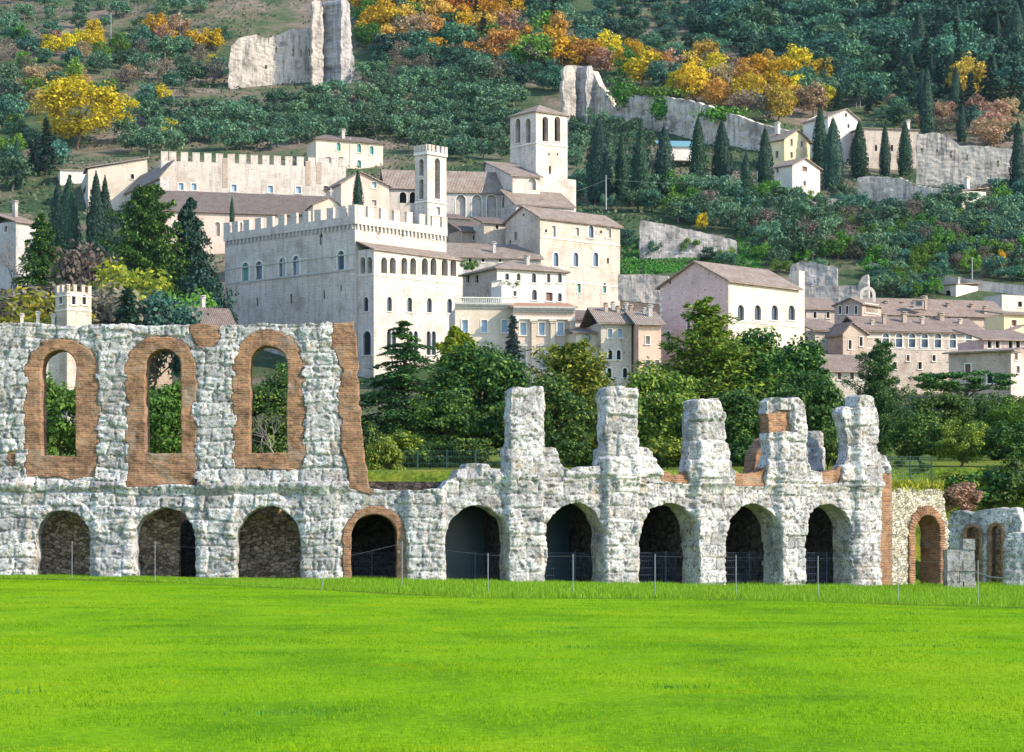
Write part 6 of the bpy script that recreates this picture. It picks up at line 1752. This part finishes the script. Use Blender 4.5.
big('bush', 372, 136, 422, 488, *blob_tree(221, .45, .5, .5, 40, 130, .16, .03, .02), 'deep', 'dark green bush at the broken brick end of the tall ruin', .7, 'bush')
for px, top, lf, lb in ((58, 372, 'ivy', 'green hedge tree seen through the leftmost ruin window'), (163, 376, 'ivy', 'green hedge tree seen through the middle ruin window'), (260, 384, 'deep', 'dark green shrub seen through the right ruin window')):
    big('hedge_tree', px, 152, top, None, *blob_tree(222 + px, .55, .5, .5, 70, 170, .14, .022, .02), lf, lb, 1.0)
big('bare_shrub', 270, 130, 408, 470, *bare_tree(230, .5), None, 'bare brown shrub standing in the right ruin window', 1.2, 'shrub', 'bark_grey')
big('hedge_tree', 285, 190, 358, None, *blob_tree(231, .42, .46, .52, 60, 150, .13, .02, .02), 'deep', 'dark tree beyond the bare shrub in the right ruin window', .8)
# trees below the ducal buildings at the left
big('flat_cedar', 147, 400, 185, None, *conifer(240, .46, 16, -.05, .3, .016, 330, .42, .34, .3, .1, (6, 9)), 'deep', 'flat tiered cedar on a bare trunk left of the palace', .56)
big('dark_conifer', 41, 420, 214, None, *conifer(241, .36, 26, .1, .6, .02, 130, .65, .03, .3), 'deep', 'broad dark conifer beside the roadside house', .85)
big('dark_conifer', 190, 405, 198, None, *conifer(242, .34, 28, .1, .7, .018, 170, .5, .03, .25), 'cypress', 'massive dark evergreen touching the left corner of the palace', .62)
big('ivy_bush', 205, 398, 268, None, *blob_tree(243, .5, .5, .5, 60, 150, .15, .022, .02), 'cypress', 'dark ivy clad bush at the foot of the palace corner', .62, 'bush')
big('yellow_tree', 122, 370, 252, None, *blob_tree(244, .46, .44, .54, 50, 130, .14, .024, .02), 'golden', 'yellowing round tree before the flat tiered cedar', .9)
big('yellow_tree', 36, 315, 290, None, *blob_tree(245, .6, .44, .54, 50, 130, .16, .024, .02), 'golden', 'low yellow tree left of the little pavilion', 1.5)
big('round_tree', 112, 320, 280, None, *blob_tree(246, .46, .44, .54, 50, 130, .16, .024, .02), 'brownbush', 'brownish bush tree right of the little pavilion', 1.0)
big('round_tree', 178, 345, 288, None, *blob_tree(247, .5, .44, .54, 50, 130, .16, .024, .02), 'green', 'bright green bush above the low cottage roof', .85)
big('round_tree', 60, 345, 272, None, *blob_tree(248, .5, .44, .54, 50, 130, .16, .024, .02), 'brownbush', 'dull brown bush behind the little pavilion', 1.2)
big('bare_tree', 18, 425, 228, None, *bare_tree(249, .5), None, 'leafless grey tree before the roadside house', .9, 'tree', 'bark_grey')
big('round_tree', 92, 395, 240, None, *blob_tree(250, .5, .44, .54, 50, 130, .16, .024, .02), 'brownbush', 'dull brownish tree at the feet of the two tall cypresses', .7)
big('dark_bush', 128, 305, 288, None, *conifer(251, .25, 20, .1, .7, .03, 50, .6, .03, .2), 'cypress', 'small dark conifer right of the little pavilion', .9, 'tree')
big('dark_bush', 160, 318, 292, None, *blob_tree(252, .5, .44, .54, 50, 130, .16, .024, .02), 'oak', 'dark bush under the flat tiered cedar', .8, 'bush')
# ivy on the ruined town wall
def ivy(px, py, D, wpx, hpx, label, lf='ivy', n=900):
    rng = np.random.default_rng(int(px)); m = D / FPX
    v = rng.normal(size=(n, 3)); v /= np.linalg.norm(v, axis=1, keepdims=True)
    C = v * np.array([wpx * m / 2, .9, hpx * m / 2]) * rng.random(n)[:, None] ** .35 * (1 + .25 * rng.normal(size=(n, 1)))
    V, F = leafs(C, v + rng.normal(size=(n, 3)) * .4, .42, rng, .6)
    o = link('ivy', np_mesh('ivy', V, F, L[lf]), None, P3(px, py, D)); return tag(o, label, 'ivy')
Dv = ray_hit(600, 124); De = ray_hit(780, 158)
for px, py, wpx, hpx, lb in ((622, 92, 30, 30, 'thick green ivy clump hanging right beside the broken tower'), (662, 108, 26, 24, 'bright green ivy clump in the middle of the ruined wall'), (655, 92, 60, 9, 'green ivy strip along the top of the ruined wall'),
                             (722, 114, 60, 16, 'dark green ivy draped over the right part of the ruined wall')):
    ivy(px, py, Dv + (De - Dv) * (px - 590) / 200 - 1.5, wpx, hpx, lb)
# grass and weeds growing on the rubble wall
def weeds(px0, px1, py, D0, D1, label, lf, n, hh, name='weeds', spread=.5):
    rng = np.random.default_rng(int(px0)); t = rng.random(n); px = px0 + (px1 - px0) * t; D = D0 + (D1 - D0) * t
    C = np.stack([(px - 512) / FPX * D, D + .2 + rng.normal(size=n) * spread, CZ + (HY - py) / FPX * D + rng.random(n) * hh * (.5 + .8 * vnoise(px * .25, 0 * px, 4))], -1)
    V, F = leafs(C, rng.normal(size=(n, 3)) * np.array([1, 1, .3]), .11, rng, .35, np.tile([0, 0, 1.0], (n, 1)) + rng.normal(size=(n, 3)) * .4)
    o = link(name, np_mesh(name, V, F, L[lf]), None); return tag(o, label, 'weeds', kind='stuff')
weeds(889, 942, 491, 128.6, 131.4, 'yellow green weeds on top of the rubble wall', 'golden', 1500, .55)
weeds(385, 452, 489, 128, 129, 'rough grass on the gallery floor behind the low wall', 'golden', 1500, .3, 'rough_grass', 1.5)
# scrub that covers the hillside between the trees
rng = np.random.default_rng(9)
n = 90000
yy = 470 + 620 * rng.random(n) ** 1.0; xx = (rng.random(n) - .5) * (yy * .46 + 20)
keep = fbm(xx / 22, yy / 22, 40, 3) > -.16
xx, yy = xx[keep], yy[keep]; n = len(xx)
C = np.stack([xx, yy, hill_z(xx, yy) + .15 + rng.random(n) ** 2 * 1.1], -1)
V, F = leafs(C, rng.normal(size=(n, 3)) + np.array([0, 0, .8]), .28 + .35 * rng.random(n), rng, .6)
MAT['scrub'] = M_leaf('hillside scrub', (0.03, 0.06, 0.03), (0.07, 0.11, 0.045), (0.18, 0.15, 0.09), .2, 0)
tag(link('scrub', np_mesh('scrub', V, F, MAT['scrub'])), 'low scrub and dry grass covering the hillside between the trees', 'scrub', kind='stuff')
# bright grass on the terraced bank behind the pink palace
n = 9000
pxs = rng.uniform(622, 760, n); pys = rng.uniform(232, 275, n)
Dg = np.interp(pys, _RR[::-1], _DD[::-1]); xg = (pxs - 512) / FPX * Dg
kp = (pys > 240 + (pxs - 640) * .12) | (pxs > 735)
C = np.stack([xg, Dg, hill_z(xg, Dg) + .12], -1)[kp]
V, F = leafs(C, rng.normal(size=(len(C), 3)) * np.array([1, 1, .4]), .3, rng, .5)
tag(link('bank_grass', np_mesh('bank_grass', V, F, L['ivy'])), 'bright green grass on the bank behind the pink palace', 'grass', kind='stuff')
# ------------------------------------------------------------------ grass on the lawn
rng = np.random.default_rng(3)
def blades(x, y, h, wdt, lean=.35):
    n = len(x); z = lawn_z(x, y)
    a = rng.random(n) * 2 * math.pi; la = rng.random(n) * 2 * math.pi; ln = h * lean * rng.random(n)
    bx, by = np.cos(a) * wdt / 2, np.sin(a) * wdt / 2
    base = np.stack([x, y, z - .01], -1)
    V = np.stack([base - np.stack([bx, by, 0 * x], -1), base + np.stack([bx, by, 0 * x], -1),
                  base + np.stack([np.cos(la) * ln, np.sin(la) * ln, h], -1)], 1).reshape(-1, 3)
    return V, np.arange(n * 3).reshape(-1, 3)
def edge_y(px):
    """row of the mown edge across the lawn"""
    return np.interp(px, [-200, 0, 100, 200, 330, 400, 480, 600, 700, 800, 900, 1024, 1300], [578, 578.5, 580, 584, 590, 594, 597.5, 598.5, 599, 601, 604.5, 607.5, 612])
def lawn_D(px, py):
    D = np.full(np.shape(px), 90.0)
    for _ in range(40):
        D = D * .5 + .5 * np.clip((CZ - lawn_z((px - 512) / FPX * D, D)) * FPX / np.maximum(py - HY, 3), 20, 125)
    return D
# mown lawn: short blades, clumped
n = 520000
y = 14 + 96 * rng.random(n) ** 1.15; x = (rng.random(n) - .5) * (y * .44 + 3)
cl = fbm(x * 1.3, y * .8, 33, 3); k = rng.random(n) < .75 + .5 * cl
x, y, cl = x[k], y[k], cl[k]
V, F = blades(x, y, (.02 + .025 * rng.random(len(x))) * (1 + .4 * cl), .006 + .012 * (y / 40), .9)
tag(link('mown_grass', np_mesh('mown_grass', V, F, MAT['blade'])), 'short bright green grass of the mown lawn', 'grass', kind='stuff')
# long grass between the mown edge and the ruin
n = 150000
px = rng.uniform(-60, 1085, n); x0 = None
Dn = lawn_D(px, edge_y(px)); Dr = np.interp(px, _q, _D) + 2.5; Dr = np.where(px > 880, 139, Dr)
D = Dn + (Dr - Dn) * rng.random(n); x = (px - 512) / FPX * D
hn = fbm(x * .9, D * .9, 35, 3)
tall = np.where(px < 330, .55, 1.0) * np.where(Dr - Dn > 4, 1, .7)
V, F = blades(x, D, (.10 + .14 * rng.random(n)) * (1 + .8 * hn) * tall, .03, .8)
tag(link('long_grass', np_mesh('long_grass', V, F, MAT['verge'])), 'longer unmown grass growing along the foot of the ruin', 'grass', kind='stuff')
# darker weed tufts in the lawn
n = 34; VV = []; FF = []; b = 0
tx = rng.uniform(-20, 20, n); ty = rng.uniform(22, 80, n); tx = tx * ty / 55
for i in range(n):
    m = int(rng.integers(20, 90)); r_ = rng.uniform(.1, .45)
    V, F = blades(tx[i] + rng.normal(size=m) * r_, ty[i] + rng.normal(size=m) * r_ * .6, .04 + .05 * rng.random(m), .02, .8)
    VV.append(V); FF.append(F + b); b += len(V)
tag(link('weed_tufts', np_mesh('weed_tufts', np.concatenate(VV), np.concatenate(FF), L['ivy'])), 'darker tufts of weeds scattered in the mown lawn', 'weeds', kind='stuff')
# strip of bare soil under the mown edge
mb = MB(); pp = np.linspace(-60, 1085, 160); ey = edge_y(pp) + .35; Dd = lawn_D(pp, ey)
prev = None
for a, d in zip(pp, Dd):
    q0 = Vector((X(a, d - .25), d - .25, 0)); q1 = Vector((X(a, d + .35), d + .35, 0))
    q0.z = float(lawn_z(q0.x, q0.y)) + .012; q1.z = float(lawn_z(q1.x, q1.y)) + .012
    if prev: mb.poly([prev[0], q0, q1, prev[1]])
    prev = (q0, q1)
tag(mb.build('soil_edge', MAT['soil'], None, (0, 90, 0)), kind='structure')

# ------------------------------------------------------------------ air over the valley
mb = MB(); mb.box((-1000, -450, -8), (2000, 0, 0), (0, 2250, 0), (0, 0, 575))
hm = bpy.data.materials.new('thin haze'); hm.use_nodes = True; ht = hm.node_tree
ht.nodes.remove(ht.nodes['Principled BSDF'])
pv = ht.nodes.new('ShaderNodeVolumePrincipled'); pv.inputs['Color'].default_value = (0.6, 0.85, 1.0, 1); pv.inputs['Density'].default_value = 0.000025; pv.inputs['Anisotropy'].default_value = 0.2
ht.links.new(pv.outputs[0], ht.nodes['Material Output'].inputs['Volume'])
tag(mb.build('haze', hm, None, (0, 0, 0)), kind='stuff')

# ------------------------------------------------------------------ fences
wires = empty('wire_fence', (0, 112, 0), 'light wire fence on thin steel posts running along the foot of the ruin', 'fence')
pts = []
for px, top, bot in ((-40, 540, 580), (72, 541, 579), (155, 541, 581), (320, 560, 592), (402, 541, 590), (488, 553, 596), (573, 554, 596), (655, 554, 598), (736, 555, 597), (818, 556, 600), (898, 558, 603), (978, 560, 605), (1060, 562, 608)):
    D = float(lawn_D(np.array([px * 1.0]), np.array([bot * 1.0]))[0]); D = min(D, 112)
    p = Vector((X(px, D), D, 0)); p.z = float(lawn_z(p.x, p.y)); h = Z(top, D) - p.z
    mb = MB(); mb.tube([p - Vector((0, 0, .2)), p + Vector(((.25 if px == 320 else 0), 0, h))], .017, 6)
    mb.build('post', MAT['metal'], wires, p); pts.append((p, h))
mb = MB()
for (a, ha), (b_, hb) in zip(pts, pts[1:]):
    for f in (.95,): mb.tube([a + Vector((0, 0, ha * f)), (a + b_) / 2 + Vector((0, 0, (ha + hb) / 2 * f - .03)), b_ + Vector((0, 0, hb * f))], .003, 3, False)
mb.build('strand', MAT['metal'], wires, pts[0][0])
# dark mesh fence in the mouths of the arches
df = empty('mesh_fence', fp(S(600), 0, -1.6), 'dark blue mesh fence closing the lower half of the arches', 'fence')
mb = MB(); s0, s1 = S(335), S(872)
for k in range(int((s1 - s0) / .12)):
    s_ = s0 + k * .12; mb.box(fp(s_, -.4, -1.6), (.014, 0, 0), (0, .014, 0), (0, 0, 1.95))
for z in (.05, .4, .75, 1.1, 1.5):
    for k in range(40):
        a = fp(s0 + (s1 - s0) * k / 40, z, -1.6); b_ = fp(s0 + (s1 - s0) * (k + 1) / 40, z, -1.6); mb.box(a, b_ - a, (0, .015, 0), (0, 0, .015))
mb.build('wire_mesh', MAT['wire_blue'], df, df.location)
for k in range(18):
    s_ = s0 + (s1 - s0) * k / 17; mb = MB(); a = fp(s_, -.4, -1.6); mb.box(a, (.05, 0, 0), (0, .05, 0), (0, 0, 2.0)); mb.build('post', MAT['wire_blue'], df, a)
# green mesh fences on the terrace
def mesh_fence(px0, px1, top, bot, D0, D1, label, n):
    e = empty('mesh_fence', P3(px0, bot, D0), label, 'fence'); mb = MB()
    L_ = int(abs(X(px1, D1) - X(px0, D0)) / .14)
    for k in range(L_ + 1):
        t = k / L_; D = D0 + (D1 - D0) * t; p = P3(px0 + (px1 - px0) * t, bot, D); mb.box(p, (.012, 0, 0), (0, .012, 0), (0, 0, Z(top, D) - p.z))
    for j in range(7):
        a = P3(px0, bot + (top - bot) * j / 6, D0); b_ = P3(px1, bot + (top - bot) * j / 6, D1); mb.box(a, b_ - a, (0, .02, 0), (0, 0, .02))
    mb.build('wire_mesh', MAT['wire'], e, e.location)
    for k in range(n):
        t = k / (n - 1); D = D0 + (D1 - D0) * t; p = P3(px0 + (px1 - px0) * t, bot, D); mb = MB(); mb.box(p, (.07, 0, 0), (0, .07, 0), (0, 0, Z(top - 1.5, D) - p.z)); mb.build('post', MAT['wire'], e, p)
mesh_fence(388, 504, 451, 488, 136, 136, 'dark green mesh fence among the bushes left of the first free standing pier', 5)
mesh_fence(888, 931, 457, 480, 136, 137, 'green mesh fence above the rubble wall with the brick ringed arch', 3)
# white rail lying between the pier stump and the right edge
mb = MB(); mb.tube([P3(975, 572, 124), P3(990, 577, 123), P3(1012, 579, 122)], .04, 6)
tag(mb.build('rail', MAT['metal'], None, P3(975, 572, 124)), 'pale metal rail sagging beside the block pier', 'rail')

# ------------------------------------------------------------------ poles on the hill
for px, top, bot, lb in ((111, 13, 50, 'thin pale pole on the slope above the big yellow tree'), (180, 10, 40, 'thin pole on the slope between the big yellow tree and the fortress'), (930, 89, 109, 'short white pole before the dark conifers'), (972, 258, 284, 'tall white lamp post by the white shed'),
                         (606, 176, 207, 'grey utility pole right of the gabled stone palace'), (860, 90, 108, 'thin pole above the tall pale house'), (757, 172, 200, 'slim pole beside the white gabled house'), (791, 232, 248, 'thin pole on the slope behind the pink palace')):
    D = ray_hit(px, bot) if px != 606 else 470
    p = Vector((X(px, D), D, Z(bot, D) - .5)); h = Z(top, D) - p.z; mb = MB(); mb.tube([p, p + Vector((0, 0, h))], [.17, .11], 6); mb.cbox(p + Vector((0, 0, h)), .5, .2, .12)
    tag(mb.build('utility_pole', MAT['metal'], None, p), lb, 'pole')

for i, (a, b_, lb) in enumerate((((606, 178, 470), (757, 174, 545), 'thin power cable running from the grey utility pole towards the white gabled house'), ((606, 180, 470), (446, 214, 452), 'thin power cable sagging from the grey utility pole towards the bell turret'))):
    q0, q1 = P3(*a), P3(*b_); mb = MB()
    mb.tube([q0 + (q1 - q0) * t - Vector((0, 0, 6 * t * (1 - t))) for t in [k / 12 for k in range(13)]], .018, 4, False)
    tag(mb.build('power_cable', MAT['metal'], None, q0), lb, 'cable')

# ------------------------------------------------------------------ drop hill trees that nothing in the view shows
bpy.context.view_layer.update()
dg = bpy.context.evaluated_depsgraph_get()
eye = Vector(cam.location); _vr = random.Random(4)
gone = 0
for o in list(HT):
    me = o.data; nv = len(me.vertices); seen = False
    for k in range(26):
        q = o.matrix_world @ me.vertices[_vr.randrange(nv)].co
        d = q - eye
        if abs(q.x / q.y) > 512 / FPX * 1.0: continue
        hit, loc, nn, idx, ob, mt = SC.ray_cast(dg, eye, d.normalized(), distance=d.length + 1)
        if hit and (ob.name == o.name): seen = True; break
    if not seen:
        bpy.data.objects.remove(o); gone += 1
print('removed unseen trees', gone)
